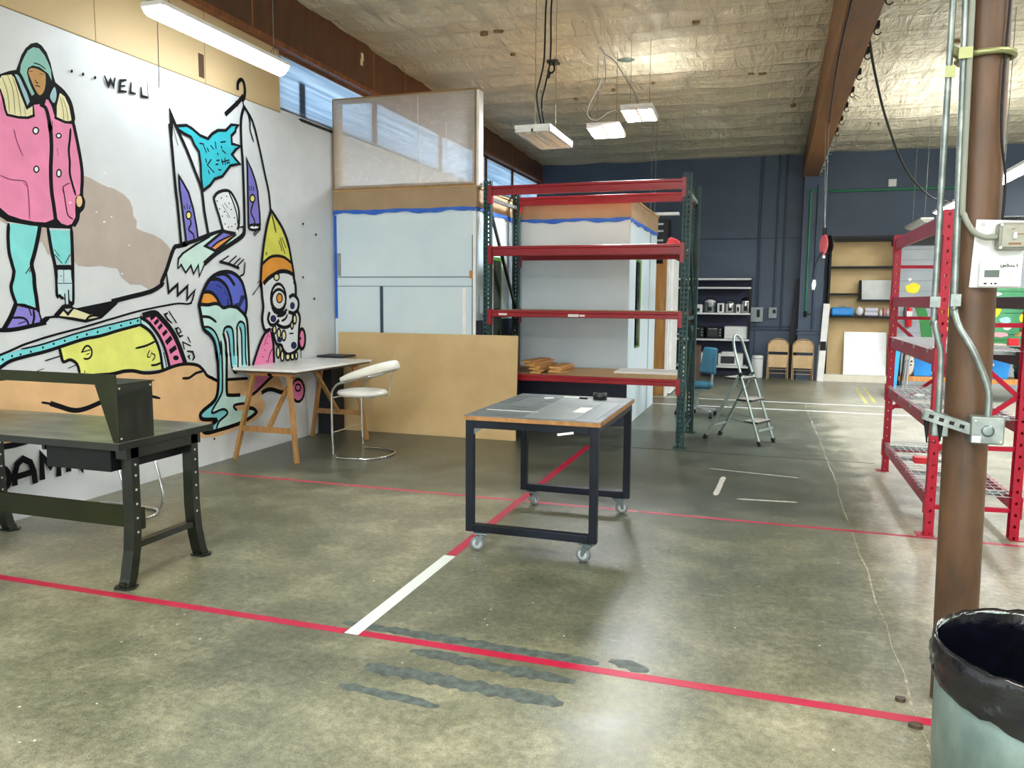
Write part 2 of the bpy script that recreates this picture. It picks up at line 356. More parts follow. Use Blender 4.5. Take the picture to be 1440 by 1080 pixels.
# roof beam
m_beam = M('glulam', '64401e', .45, 0, '7c522a', 3, (5, .5, 5), .03, 20, 6, .3, .7)
mb = MB(); mb.prism([(-6, 4.07), (17.37, 4.07), (17.37, zc(17.37) + .05), (-6, zc(-6) + .05)], 0, .5, .79)
bm_ = struct(mb.build('trim_2', m_beam, loc=(0, 0, 0)))
MB().box(.495, .5, -6, 17.37, 4.07, 4.19).build('lower_lamination', M('glulam_pale', '7e5a30', .5, 0, '8c683a', 3, (1, 8, 1)), bm_)
for k in range(14):
    y = 6.6 + k * .78
    mb = MB(); mb.box(.79, .84, y, y + .06, 4.1, 4.16); mb.tube(arc((.825, 4.07), .03, PI * .5, PI * 1.9, 8, lambda a, b: (a, y + .03, b)), .006, 6)
    mb.build('cable_hook', m_black if k < 9 else m_galv, bm_)
mb = MB(); mb.tube(spline([(.52, 6.0, 4.055), (.54, 8.5, 4.05), (.6, 10.5, 4.04), (.66, 12.0, 4.055)], 5), .008, 6); mb.build('beam_cable', m_black, bm_)

# ------------------------------------------------------------------ wall mural
MUR = """cloud 0 4807 2520 80 -13 112 -35 117 -15 93 -30 67 -45 27 -66 1 -53 37 -40 -10 -60 75 -21 118 -18 91 -33 76 -51 37 -44 -64 -152 -70 -117 -80 -58 -77 -12 -72 38 -129 2 -81 52 -43 73 -74 3 -91 12 -127 -14 -86 5 -46 28 -3 236 56 134 32 131
cloud 0 4409 2096 64 6 24 -204 -32 2 -17 46 -26 41 -26 -10
cloud 0 4090 2140 70 -9 -3 -41 -52 20 -27 -11
k 0 4297 3159 21 49 26 63 36 57 46 45 50 23 37 -10 39 -37 27 -63 18 -80 19 -60 15 -22 58 -19 53 -68 19 -96 -1 -48 -17 -20 31 -98 33 -188 11 -141 -15 -144 -45 -59 -16 -73 -58 -67 -206 -12 -155 6 -165 10 -51 27 -34 20 -13 315 61 635 22 -35 29 29 71 40
pink 0 4125 2998 40 -2 20 -118 21 -38 87 -3 73 11 46 31 5 71 53 17 38 -3 18 50 31 0 35 -70 4 -49 80 -6 69 1 3 2 21 -120 32 -174 -3 -135 -15 -89 -25 -15 -21 -22 -8 -79 -1 -63 -37 -55 -38 -15 -55 10 -39 39 -33 -18 -63 -26 -87 -4 -109 8 -96 20 -60 43 -45 24
hood 0 4325 3154 11 52 29 58 32 53 46 36 45 6 43 -35 28 -44 20 -46 3 -74 -28 42 -67 27 -59 -4 -39 -29 -9 -34 11 -54 12 -28 28 -51 -25 -21 -34 45 -32 61
skin 0 4396 3185 5 7 8 7 10 5 13 3 16 2 16 1 15 -2 16 -2 13 -4 10 -2 8 -3 4 -8 2 -18 -2 -24 -2 -23 -5 -20 -5 -19 -7 -17 -9 -14 -10 -12 -10 -8 -8 -3 -7 1 -7 4 -9 10 -9 14 -9 14 -9 15 -7 15 -7 15 -7 14 -6 14 -4 12 -2 10 1 8
k 7 4395 3177 30 6
k 7 4484 3183 31 2
k 8 4442 3129 3 -5 4 -8 5 -5 4 0 5 2 3 2
k 8 4443 3090 6 0 7 1 7 1 7 0 6 -1 4 0
k 9 4440 3244 13 1 18 1 17 -1 18 -5 16 -8 12 -5
lapel 0 4281 3126 21 3 28 -18 28 -55 31 -87 -25 -44 -32 68 -30 80
cream 0 4134 3037 36 33 15 21 71 26 20 -14 25 -49 31 -67 27 -76 50 37 9 -68 -29 -22 -74 -13 -109 -2 -14 37 -10 59 -17 57 -27 -7
k 18 4165 2996 17 -57 12 -71 12 -32 87 1 73 13 50 26 -1 73
k 22 4277 3122 25 -55 30 -74 32 -74 46 30
k 27 4314 3144 6 -8 10 -13 10 -15 10 -19 11 -22 11 -20 12 -21 12 -20 9 -15
olive 7 4185 3080 10 -24 14 -34 10 -37 4 -45 1 -49 0 -35
olive 7 4227 3103 11 -23 14 -33 10 -40 4 -52 0 -60 0 -42
olive 7 4262 3106 10 -25 14 -36 11 -42 7 -52 5 -59 3 -41
olive 7 4342 2920 7 -62
lapel 0 4603 3120 6 -7 5 -16 2 -16 0 -16 -3 -17 -4 -15 -6 -14 -7 -11 -8 -5 -11 6 -12 14 -6 14 2 16 8 16 8 15 9 16 9 14
cream 0 4648 3088 39 -17 33 -59 18 -103 -62 -20 -75 14 0 56 20 77
k 21 4641 3093 -38 -101 -6 -93 78 -13 74 5
olive 7 4647 3062 5 -21 8 -30 5 -31 3 -32 0 -31 0 -23
olive 7 4670 3054 8 -19 11 -27 9 -27 4 -29 2 -30 1 -20
k 30 4612 3139 19 -9 26 -12 24 -15 20 -17 18 -19 15 -25 11 -33 7 -39 5 -30 -2 -15 -4 -7 -2 -11 2 -14 5 -17 6 -28 9 -44 11 -54 9 -52 8 -46 6 -44 4 -40 1 -37 -2 -34 -2 -33 -5 -34 -5 -34 -2 -28 4 -19 8 -13 5 -14 -2 -16 -4 -17 -7 -16 -12 -13 -15 -13 -12 -14 -5 -16 -2 -18 -6 -18 -11 -19 -15 -19 -10 -13
k 32 4478 2967 10 -2 14 -4 13 -8 8 -14 6 -19 5 -21 5 -29 3 -33 2 -21 2 2 1 13 0 -3 2 -34 1 -49 -1 -52 -4 -50 -6 -52 -6 -51 -3 -52 -2 -53 0 -47 2 -41 4 -36 5 -36 4 -42 4 -42 2 -29
k 23 4550 3019 8 -9 11 -13 9 -17 8 -23 7 -26 5 -19
k 8 4566 2869 -2 -60
k 0 4453 2779 -4 -13 -9 -11 -11 -8 -13 -3 -11 4 -7 8 -2 11 3 13 9 12 12 7 12 3 11 -3 8 -8
w 0 4441 2777 -3 -10 -6 -8 -9 -4 -9 1 -5 5 -2 9 3 9 6 8 9 4 9 -1 6 -5
k 0 4643 2780 -3 -10 -8 -9 -11 -6 -13 -2 -10 2 -7 6 -3 9 4 9 8 9 11 7 12 2 11 -2 7 -6
w 0 4631 2778 -3 -7 -6 -5 -7 -3 -7 0 -5 3 -2 6 2 7 6 5 8 3 7 0 5 -3
k 0 4437 2505 -3 -13 -8 -10 -11 -7 -11 -2 -10 4 -7 8 -2 12 4 12 8 10 10 7 12 2 10 -4 6 -8
w 0 4426 2503 -3 -9 -5 -7 -8 -4 -7 2 -5 5 -1 8 2 9 6 7 7 4 8 -1 5 -6
k 0 4626 2505 -4 -15 -7 -13 -11 -8 -12 -1 -10 4 -6 11 -2 14 4 15 8 12 10 8 12 2 10 -5 6 -10
w 0 4614 2503 -3 -11 -5 -9 -7 -4 -7 2 -5 7 -1 11 3 11 5 8 7 4 7 -2 5 -7
k 19 4724 2845 -3 -22 -4 -31 -5 -31 -6 -27 -5 -26 -4 -26 1 -26 2 -25 2 -26 -2 -29 -3 -29 -1 -28 3 -23 5 -21 7 -24 9 -32 11 -34 8 -24
plum 8 4251 2746 4 -21 6 -31 9 -30 13 -32 15 -32 11 -23
plum 8 4596 2683 6 -56
plum 8 4126 2415 20 -5 29 -7 29 -5 28 1 29 3 24 1 18 0 13 -2 10 -11 6 -25 2 -36 2 -40 0 -52 -1 -56 -1 -40
plum 8 4301 2390 27 -22
plum 9 4631 2363 -2 10 -2 15 2 13 8 11 13 9 13 8 11 6 10 3 7 3
k 10 4629 2409 4 -33 6 -46 5 -43 4 -33 3 -28 7 -23 14 -14 18 -8 13 -5
skin2 0 4797 2321 -4 -20 -9 -16 -11 -10 -12 -1 -11 7 -6 15 -2 18 4 20 9 16 11 9 12 2 11 -7 6 -15
teal 0 4184 2097 215 -1 -14 -78 -32 -111 -39 -86 -12 -35 31 -41 5 -67 -9 -68 13 -90 -150 14 -31 74 -6 50 27 66 7 42 -15 48 -15 106 -1 122
k 26 4166 2091 -3 -23 -4 -32 -3 -35 -1 -35 0 -37 2 -34 5 -30 7 -27 5 -24 5 -18 4 -15 2 -15 -3 -19 -5 -20 -5 -20 -7 -16 -6 -16 -4 -17 1 -19 3 -19 6 -20 7 -23 9 -23 7 -16
k 32 4414 2101 -6 -25 -9 -36 -11 -38 -11 -38 -13 -40 -12 -34 -10 -26 -9 -21 -5 -22 2 -24 6 -25 5 -26 1 -29 -1 -29 1 -27 2 -23 3 -20 3 -25 3 -37 3 -41 2 -29
k 12 4277 1756 41 48
k 10 4306 1766 20 26
k 19 4169 1798 25 -32
lav 0 4200 1517 38 4 103 -18 26 -56 16 -52 -108 -22 -185 -15 49 69
k 27 4188 1534 59 -7 113 -32
k 35 4183 1534 -10 -21 -15 -30 -17 -32 -22 -33 -25 -35 -18 -25
k 30 4037 1360 18 -1 26 -1 27 -1 25 1 27 2 30 3 33 5 35 6 37 6 42 7 45 7 31 5
k 23 4360 1499 28 -104
k 16 4149 1441 21 1 28 1 25 -2 17 -4 14 -8 10 -9 6 -15 3 -16 2 -12
k 16 4284 1512 18 -55
k 18 4321 1491 1 -14 1 -19 0 -19 -5 -18 -7 -19 -4 -13
k 12 4197 1400 54 14
k 0 4365 1417 51 29 91 6 20 -17 -72 -3 -32 -29 -41 -18
teal 0 4489 2078 173 10 17 -74 -18 -107 -23 -74 -65 -3 -48 52 -24 111
k 28 4478 2103 5 -44 7 -62 8 -56 8 -41 8 -35 7 -35 4 -38 3 -38 1 -38 -1 -42 -2 -42 1 -29 5 -8 8 5 8 3 8 -8 10 -10 6 -7
k 29 4684 2103 0 -27 0 -38 -1 -41 -1 -42 -1 -46 -1 -46 -2 -46 -2 -46 -3 -51 -3 -63 -3 -66 -5 -46 -9 -9 -11 12 -8 11
k 0 4516 1825 162 7 -7 -42 -122 2 -22 -23
k 10 4523 1938 41 -47
k 12 4526 1899 58 -58
k 12 4659 1907 -46 -65
pale 0 4547 1787 107 8 10 -102 -9 -136 -14 0 -13 82 -12 -116 -24 0 -3 80 -16 -9 -36 10 -2 86
k 9 4533 1690 131 3
k 8 4596 1789 -6 -89
k 17 4593 1612 3 -98
k 17 4628 1639 -2 -116
k 8 4562 1744 15 0
k 14 4535 1603 18 0 9 -13 26 -14
k 0 4580 1536 81 -4 -9 -29 -69 -3
k 0 4690 1504 370 59 -5 10 76 5 -46 -47 -155 -108 -32 -3 23 3 -90 34
cream 0 4573 1505 39 -40 47 40 166 -50 -54 -48 -244 35
cream 0 4789 1416 35 26 74 -9
k 23 4562 1506 50 -46 51 45
k 24 4517 1443 135 -19 119 -21 150 24
k 19 4771 1403 7 9 10 12 13 10 16 7 17 4 19 2 21 -2 21 -4 15 -4
k 38 4578 1514 -71 -65
k 19 4658 1509 161 -52
k 40 5043 1556 54 11 76 15 71 14 60 11 56 10 49 11 38 8 30 9 30 11 34 15 32 17 23 14 4 7 -7 4 1 14 17 30 26 40 27 47 29 60 32 67 29 50 22 20 20 4 25 3 40 10 45 9 25 6 -20 -2 -41 -5 -14 0 35 10 61 14 65 18 63 20 67 23 70 23 82 24 85 23 60 16
tealr 0 4000 1159 42 23 173 37 198 40 203 42 289 52 215 36 206 33 3 -61 -213 -37 -216 -42 -160 -18 -170 -41 -162 -32 -197 -31 -174 -58 -43 -25
yellow 0 4528 1201 91 23 281 54 216 42 218 28 69 -34 80 -75 44 -103 31 -113 -3 -60 -347 14 -200 -7 -126 6 -72 5 -117 7 -24 95 -57 32 -58 -16 -18 36
k 17 4001 1175 9 3 14 4 19 6 25 8 30 9 30 10 28 10 28 10 32 11 38 10 41 10 42 10 40 10 41 9 45 9 50 10 54 10 51 9 43 8 41 7 44 9 49 10 53 11 59 12 67 15 74 15 75 16 75 16 77 15 78 14 83 12 84 12 78 10 71 9 64 8 60 5 57 -2 53 -4 42 8 28 33 19 47 11 33
k 13 4207 1220 32 3 46 6 49 7 50 9 54 12 54 12 52 12 52 12 62 14 77 15 87 16 83 15 74 13 71 11 70 12 77 12 76 12 53 9
k 26 3994 1080 10 5 15 8 18 9 21 11 24 14 27 11 28 8 32 7 42 7 60 10 71 10 66 11 57 12 52 12 53 12 57 13 57 13 56 11 52 7 51 4 57 7 68 12 74 16 74 14 83 14 83 14 58 9
k 23 5336 1432 -2 -80
k 0 4065 1154 -2 -6 -6 -2 -5 3 -2 6 3 7 5 2 6 -3
k 0 4138 1174 -3 -6 -5 -3 -6 3 -1 7 2 6 6 2 5 -3
k 0 4204 1181 -3 -7 -6 -2 -5 3 -2 7 3 6 6 2 5 -3
k 0 4287 1195 -2 -6 -6 -3 -6 4 -2 6 3 7 6 2 5 -3
k 0 4388 1220 -3 -7 -6 -2 -6 3 -2 7 3 6 6 2 6 -3
k 0 4481 1242 -3 -7 -7 -2 -6 3 -2 7 3 6 7 3 6 -3
k 0 4579 1260 -3 -7 -7 -3 -6 4 -2 7 3 6 6 3 6 -3
k 0 4694 1283 -4 -7 -6 -3 -7 3 -2 7 3 7 7 3 6 -3
k 0 4784 1299 -3 -7 -7 -2 -7 3 -2 7 3 7 7 3 7 -3
k 0 4890 1314 -4 -7 -7 -3 -7 4 -2 7 3 7 7 3 7 -4
k 0 5013 1341 -3 -7 -7 -3 -7 3 -2 7 3 7 7 3 7 -3
k 0 5128 1359 -3 -8 -7 -2 -7 3 -2 7 3 7 7 3 7 -3
k 0 5230 1377 -3 -7 -7 -3 -7 3 -3 8 3 7 8 3 7 -3
k 0 5310 1393 -4 -7 -8 -3 -7 3 -2 8 3 7 8 3 7 -3
k 24 4520 1212 3 -17 5 -24 5 -22 3 -19 5 -17 9 -11 18 2 22 8 22 2 21 -8 20 -13 16 -17 11 -26 7 -30 4 -21
k 15 4396 1123 120 24
k 11 4588 1051 72 19
k 9 4322 1052 55 12
k 15 4717 1164 79 14
k 15 4721 1169 9 11 12 15 12 11 12 5 12 0 11 -3 10 -9 9 -12 5 -13 1 -15 -2 -15 -6 -13 -8 -10 -12 -7 -12 -4 -14 -1 -14 3 -11 2
k 12 4759 1144 28 6
k 10 4736 1020 1 -25
k 11 5420 1140 -10 -15 -13 -21 -7 -16 5 -7 11 -1 8 -1
k 11 5443 1123 -23 -46
k 12 5440 1109 10 -3 15 -5 10 -6 2 -9 -4 -10 -5 -10 -8 -7 -9 -7 -6 -4
k 19 5265 1164 31 4 45 5 42 7 40 11 38 12 27 8
k 19 5431 1009 13 -2 18 -1 21 1 26 5 29 7 21 6
pale 0 5337 1406 69 -38 80 -93 67 -122 44 -124 35 -54 -64 -4 -10 52 -37 122 -49 113 -68 74 -63 31
pinkb 0 5374 1433 121 19 85 -43 108 -114 73 -116 57 -180 -166 -13 -25 125 -69 124 -92 123
k 31 5344 1416 21 -10 32 -16 33 -22 35 -33 36 -39 33 -41 26 -39 23 -41 19 -44 18 -54 15 -59 10 -41
k 31 5334 1357 25 -12 35 -19 32 -21 26 -25 23 -29 20 -31 17 -31 14 -34 13 -38 10 -52 7 -57 6 -41
k 17 5582 1105 27 -128
k 53 5368 1436 35 7 50 10 43 2 26 -8 20 -15 25 -22 38 -33 44 -39 39 -43 32 -42 27 -45 26 -49 28 -61 27 -65 19 -46
k 32 5450 1408 38 22
k 32 5491 1366 38 26
k 32 5535 1324 35 26
k 33 5585 1267 39 26
k 44 5621 1195 54 37
k 44 5663 1114 63 29
k 0 5764 1049 -8 -14 -19 -7 -22 2 -18 9 -6 15 7 13 19 7 23 -1 18 -10
k 21 5666 1468 85 -102
k 21 5645 1453 -32 -12 30 -42 52 -35
k 21 5775 1320 -34 -8 18 -38 27 -35 38 8
k 21 5765 1266 41 15
k 21 5788 1311 18 -30
k 21 5891 1230 29 -48
k 21 5821 1190 100 -41
k 21 5838 1125 -17 62
k 21 5878 1104 68 -12 19 -50 -23 -26
k 21 5903 1063 -17 -11 18 -24
tan 0 3731 1035 301 -9 335 -21 312 -23 202 -13 129 0 108 10 113 -4 115 -28 170 -4 168 31 147 12 165 -23 83 -53 143 -89 -42 9 97 -41 131 -1 322 -19 525 -8 121 -186 -216 36 -105 9 -69 -24 -36 -38 73 -93 -46 -78 -138 -64 -226 -30 -216 -34 -146 -8 -209 20 -81 15 -78 8 -587 88 -1076 161 -222 -12 -302 17
k 31 4779 973 26 0 37 0 39 -1 41 -1 44 -2 42 1 38 3 36 5 36 4 38 0 37 -2 38 -4 36 -8 37 -11 42 -8 53 -5 59 -1 58 2 57 8 57 13 54 10 50 7 47 4 50 1 56 -3 59 -8 50 -11 35 -15 25 -19 23 -19 19 -21 16 -22 20 -18 32 -15 35 -12 21 -7 -10 3 -23 8 -9 1 26 -11 41 -17 30 -13
k 25 3729 1017 85 1 118 2 99 1 53 1 35 0 48 -4 78 -8 91 -12 90 -14 93 -18 92 -20 64 -14
k 26 5803 860 21 -2 31 -3 31 1 30 10 32 14 32 12 34 5 35 3 25 1
k 18 4344 818 13 -2 18 -5 23 -6 29 -9 33 -12 23 -8
k 39 4422 800 23 -10 32 -13 31 -13 26 -11 25 -11 25 -9 22 -6 21 -5 22 -2 22 -1 23 1 22 2 22 3 23 4 25 5 35 8 38 9 28 7
k 42 3935 546 15 1 23 0 26 1 30 -1 34 -1 36 0 43 2 45 4 32 3
k 25 5238 756 30 1 43 1 47 -3 54 -13 59 -18 41 -12
k 30 6401 791 329 -19
k 46 6969 600 22 7 31 8 33 5 32 1 35 -3 38 -7 46 -14 51 -17 45 -13 37 -5 33 0 22 0
mint 0 5806 1935 60 52 366 172 195 69 183 -23 -54 -70 -284 -125 -114 -89 -90 -127 -11 92 -63 -79 -33 75 -69 -69 -53 68 -44 -36
k 20 5795 1850 11 85 60 52 179 92 187 80
k 18 5795 1847 44 37 53 -71 72 71 30 -77 68 84 9 -103 87 133 48 39
k 47 6150 1910 41 27 61 38 67 38 78 38 85 38 73 33 54 26 43 21 35 19 27 18 19 15 13 16 5 22 0 23 -1 16
k 38 6756 2271 1 46 1 70 1 94 0 138 -1 163 -2 137 -5 83 -6 56 -3 60 -1 77 1 81 7 70 16 54 21 44 16 29
k 24 5654 1796 9 -93 5 -71 114 74 -2 -96 129 84 -13 -121 108 84 -54 -118
purple 0 6166 2077 277 147 150 -15 -236 -77 -114 -71
orange 0 6250 2056 107 65 202 77 37 -5 -291 -155
k 30 6163 2070 264 158 174 -24 -296 -171 -142 37
k 18 6251 2062 29 18 43 27 51 26 64 25 70 25 51 18
w2 0 6420 2248 -50 128 -58 130 10 42 58 44 99 29 83 -11 80 -87 31 -84 -6 -120 -38 -75 -135 -6
k 31 6420 2248 -13 33 -18 47 -19 48 -22 46 -21 47 -15 37 -3 20 4 11 9 11 15 16 19 15 24 13 31 12 35 11 33 6 29 2 27 -2 27 -11 28 -23 29 -32 23 -32 15 -27 10 -26 6 -31 2 -39 -3 -44 -5 -37 -11 -30 -13 -23 -10 -16
k 19 6531 2604 16 -22 23 -31 21 -34 17 -33 17 -36 12 -34 7 -37 4 -35 2 -25
k 0 6412 2248 98 -8 105 -5 -2 -32 -186 17
w 0 6650 2248 -6 -13 -12 -6 -12 4 -5 12 6 13 12 6 12 -4
k 0 6362 2506 -6 -8 -9 -1 -5 7 5 8 10 1
k 0 6423 2542 -5 -8 -10 -1 -5 7 6 7 9 2
k 0 6503 2568 -5 -8 -10 -2 -5 7 5 8 10 1
k 0 6536 2505 -5 -8 -10 -1 -5 7 6 8 10 1
k 0 6564 2449 -5 -8 -11 -1 -4 7 5 8 10 1
k 0 6611 2373 -5 -8 -11 -1 -4 7 5 8 10 1
k 0 6393 2436 -5 -8 -10 -1 -4 7 5 8 10 1
k 0 6431 2371 -5 -7 -10 -1 -5 6 5 8 10 1
k 0 6463 2417 -6 -8 -10 -1 -4 7 5 8 10 1
k 0 6468 2300 -5 -7 -10 -1 -4 7 5 8 10 0
k 0 6517 2276 -5 -8 -10 -1 -5 7 5 8 10 1
k 0 6566 2285 -5 -8 -10 -1 -5 7 5 8 10 1
k 0 6620 2314 -5 -8 -10 -1 -5 7 5 8 11 1
k 12 6423 2482 110 -113
k 12 6457 2499 50 -43
k 12 6484 2387 26 -24
k 27 6648 2282 106 20
k 0 5761 3231 11 0 73 -116 31 -56 -37 7 -36 46 -14 -132 -23 -5
k 33 5762 3089 3 -37 5 -54 5 -59 5 -62 5 -67 5 -70 5 -77 6 -79 5 -64 4 -30 3 -16 6 -46 10 -116 11 -146 8 -105
k 34 5830 3103 35 -50 50 -71 45 -68 34 -56 30 -53 29 -53 32 -55 31 -56 25 -58 12 -59 6 -62 8 -66 17 -81 19 -86 14 -60
k 11 5802 3078 53 -148
purple 0 5850 2666 49 -52 67 -80 52 -134 36 -158 16 -115 -156 -44 -20 165 -20 156 -20 145
k 25 5850 2666 49 -52 67 -80 52 -134 36 -158 16 -115 -156 -44 -20 165 -20 156 -20 145 -4 117
k 0 5997 2336 -7 -22 -16 -17 -21 -7 -20 3 -13 14 -5 21 7 21 15 17 21 8 20 -3 14 -14
yel2 0 5980 2334 -4 -13 -9 -11 -13 -4 -12 2 -8 9 -3 12 4 14 10 10 12 5 12 -2 9 -9
k 17 5900 2412 15 -31
k 17 5939 2432 3 -40
k 17 5981 2421 -15 -30
k 18 5976 2296 2 -10 4 -14 -1 -16 -11 -17 -16 -19 -5 -17 14 -12 24 -11 18 -12 8 -18 3 -19 2 -13
purple 0 6817 2974 73 -93 59 -103 33 -96 4 -63 20 -167 3 -108 -192 -29 4 284 5 298
k 28 6817 2974 73 -93 59 -103 33 -96 4 -63 20 -167 3 -108 -192 -29 4 284 5 298 -9 77
k 0 6944 2601 -8 -25 -19 -19 -26 -10 -26 4 -17 15 -6 22 8 25 19 19 26 10 25 -3 18 -15
yel2 0 6924 2598 -5 -15 -12 -12 -16 -6 -15 2 -11 10 -3 14 5 15 11 12 16 6 15 -2 11 -10
k 19 6847 2708 9 -38
k 19 6884 2718 2 -39
k 19 6920 2710 -5 -32
k 20 6905 2554 -14 -26 -20 -35 -10 -34 11 -26 21 -24 18 -23 8 -24 5 -22 2 -15
k 31 6802 3476 34 -25 49 -38 45 -51 36 -69 33 -82 30 -84 30 -87 28 -90 25 -80 23 -64 20 -54 17 -57 11 -70 8 -72 5 -51
k 19 6828 3471 17 -28 23 -40 17 -39 4 -33 -2 -32 3 -33 15 -38 20 -38 14 -27
w 0 7004 2316 -10 -13 -27 -12 -38 -8 -42 -4 -37 2 -25 8 -8 10 9 13 26 12 38 8 41 4 38 -2 26 -7
k 28 7004 2316 -10 -13 -27 -12 -38 -8 -42 -4 -37 2 -25 8 -8 10 9 13 26 12 38 8 41 4 38 -2 26 -7 9 -11
k 23 6903 2313 27 18
k 20 6890 2236 64 45
k 20 6905 2219 109 79
k 37 6710 3623 -1 14 0 21 4 21 13 19 18 19 18 11 15 2 15 -6 12 -12 9 -19 6 -25 3 -26 -2 -28 -6 -29 -8 -22 -12 -15 -14 -8 -10 -5
k 43 6789 3575 -81 -78 -191 -152
k 25 6674 3500 24 -40
k 18 6801 3561 -6 -16 -6 -23 -3 -18 5 -10 10 -5 7 -4
cyan 0 5844 3096 127 31 72 -15 101 -40 105 -10 65 59 81 47 114 22 86 70 102 16 -35 -34 -10 -34 -62 -54 5 -74 128 2 -71 -45 -62 -59 57 -38 59 -31 -146 -42 -70 -69 -51 -50 -114 -42 -66 -66 -103 -65 -17 109 -1 131 -17 108 -56 50 -41 61 -85 13 -83 23
k 29 5844 3096 127 31 72 -15 101 -40 105 -10 65 59 81 47 114 22 86 70 102 16 -35 -34 -10 -34 -62 -54 5 -74 128 2 -71 -45 -62 -59 57 -38 59 -31 -146 -42 -70 -69 -51 -50 -114 -42 -66 -66 -103 -65 -17 109 -1 131 -17 108 -56 50 -41 61 -85 13 -83 23 -12 26
k 22 6137 3001 48 2
k 22 6179 3002 42 -67
k 22 6237 2974 16 -23
k 22 6285 3008 38 -26
k 23 6350 3051 10 -55
k 23 6430 3064 66 19
k 23 6433 3030 11 -19
k 23 6448 2993 47 -20
k 23 6377 2952 10 -10
k 22 6209 2872 9 -29
k 22 6286 2880 -57 -60
k 22 6229 2820 91 -53
k 22 6242 2771 10 -25
k 23 6365 2883 33 10
k 23 6351 2844 29 8
k 23 6385 2803 32 0
k 23 6433 2905 20 -41
k 23 6437 2882 108 36
k 23 6480 2923 7 -57
k 23 6511 2884 37 13
blue 0 6054 1514 57 137 82 96 120 69 149 27 124 -23 97 -70 52 -128 13 -112 -29 -92 -120 75 -208 2 -222 32
dblue 0 6131 1660 74 70 79 26 105 -22 65 -61 51 -80 17 -86 -131 -14 -51 55 -64 61 -76 35
orange2 0 6068 1544 36 88 70 4 76 -27 63 -52 10 -31 -155 -5
navy 0 6551 1530 79 13 32 73 73 -2 -13 -31 -34 -35 -46 -56 -85 12
k 35 6111 1641 24 2 33 2 32 -1 27 -7 25 -11 24 -17 25 -26 24 -32 16 -22
k 35 6219 1761 24 3 35 3 33 1 27 -5 27 -9 24 -11 24 -14 22 -17 20 -21 17 -27 14 -31 13 -31 10 -35 8 -35 5 -25
k 36 6326 1812 25 3 35 5 34 -1 29 -8 26 -13 26 -16 24 -22 23 -24 16 -18
k 14 6301 1713 72 -28
k 12 6412 1655 38 -53
k 24 6456 1575 7 -54
mint2 0 6055 1527 113 -5 105 13 65 -13 53 -32 96 17 112 -14 84 -56 56 -57 24 -113 -1 -263 -3 -118 -119 -15 -102 -26 -58 44 -20 55 -44 4 -16 -169 1 -127 74 -23 122 -14 125 -25 6 -36 -25 -28 -141 3 -62 -17 29 -34 91 -22 80 20 96 -18 56 -44 -43 -46 -194 -33 -214 -8 -176 -7 -126 -8 -61 19 21 20 97 4 74 56 -179 36 -39 38 43 46 156 66 53 70 13 124 7 133 -15 135 -43 116 15 -4 -61 73 -80 55 -31 130
tealw 0 6113 1314 70 -9 62 -55 49 -91 47 16 -16 -5 14 -144 -7 -289 -18 -85 -128 -129 -2 -33 137 20 72 -24 -2 -39 -104 -44 -52 -31 -3 -53 -133 -7 -61 19 28 24 90 0 74 56 -179 36 -39 38 43 46 156 66 53 70 20 257 -15 135 -43 116 4 31 -119 75
wall 0 6399 1253 28 12 32 -60 12 -37 -8 -4 5 -220 -52 4 7 218 -7 5 -8 -27 -30 83
tealw 0 6386 1262 22 35 56 8 47 -38 16 -101 4 -6 34 -238 -76 6 -18 235 -12 42 -32 60
wall 0 6583 1163 6 119 30 22 28 -24 11 -121 -5 -5 -3 -239 -70 5 -1 238
tealw 0 6583 1301 30 31 51 13 49 -58 -2 -130 13 -6 -4 -241 -63 4 -4 240 -6 126 -28 24
k 39 6054 1510 1 8 1 12 6 18 12 29 17 35 20 35 24 34 26 35 32 31 36 27 40 23 44 19 49 14 51 9 49 4 44 -2 42 -8 38 -13 36 -18 33 -23 28 -29 22 -39 17 -46 13 -43 9 -39 4 -38 0 -35 -8 -35 -12 -34 -9 -23
k 26 6378 1236 3 15 4 21 9 17 16 11 20 7 20 3 22 -2 22 -8 17 -15 10 -26 4 -34 3 -41 1 -56 -1 -64 -1 -45
k 36 6378 1240 9 -24 12 -34 9 -38 2 -42 -1 -45 0 -30 3 5 4 19 1 -11 -4 -72 -6 -103 -5 -86 -2 -53 -1 -38 3 -27 2 -16 6 -6 20 -5 52 -7 66 -6 49 -4
k 24 6427 1265 9 -17 12 -26 10 -35 5 -55 3 -64 2 -45 2 -4 0 16 2 1 2 -31 3 -46 7 -41 16 -32 20 -27 18 -12 17 1 16 15 11 37 5 81 0 102 0 75
k 24 6575 1283 9 17 14 23 15 18 17 9 17 4 17 -5 19 -7 18 -15 12 -40 1 -84 -5 -108 -2 -88 4 -48 5 -27 5 -17
k 25 6577 1016 3 75 4 104 2 78 -2 28 -3 1 -2 -1
k 25 6626 1300 7 -15 11 -22 7 -38 2 -66 -1 -80 -1 -68 0 -44 -1 -31 0 -21
k 37 6599 1493 32 -19 44 -27 36 -29 20 -22 12 -24 8 -48 5 -98 2 -124 1 -98 1 -53 0 -27 0 -17
k 34 6043 1530 33 -3 47 -3 45 -2 38 4 36 6 31 3 25 -2 21 -5 19 -6 17 -11 15 -11 21 -7 28 2 33 8 35 4 41 -3 42 -6 29 -5
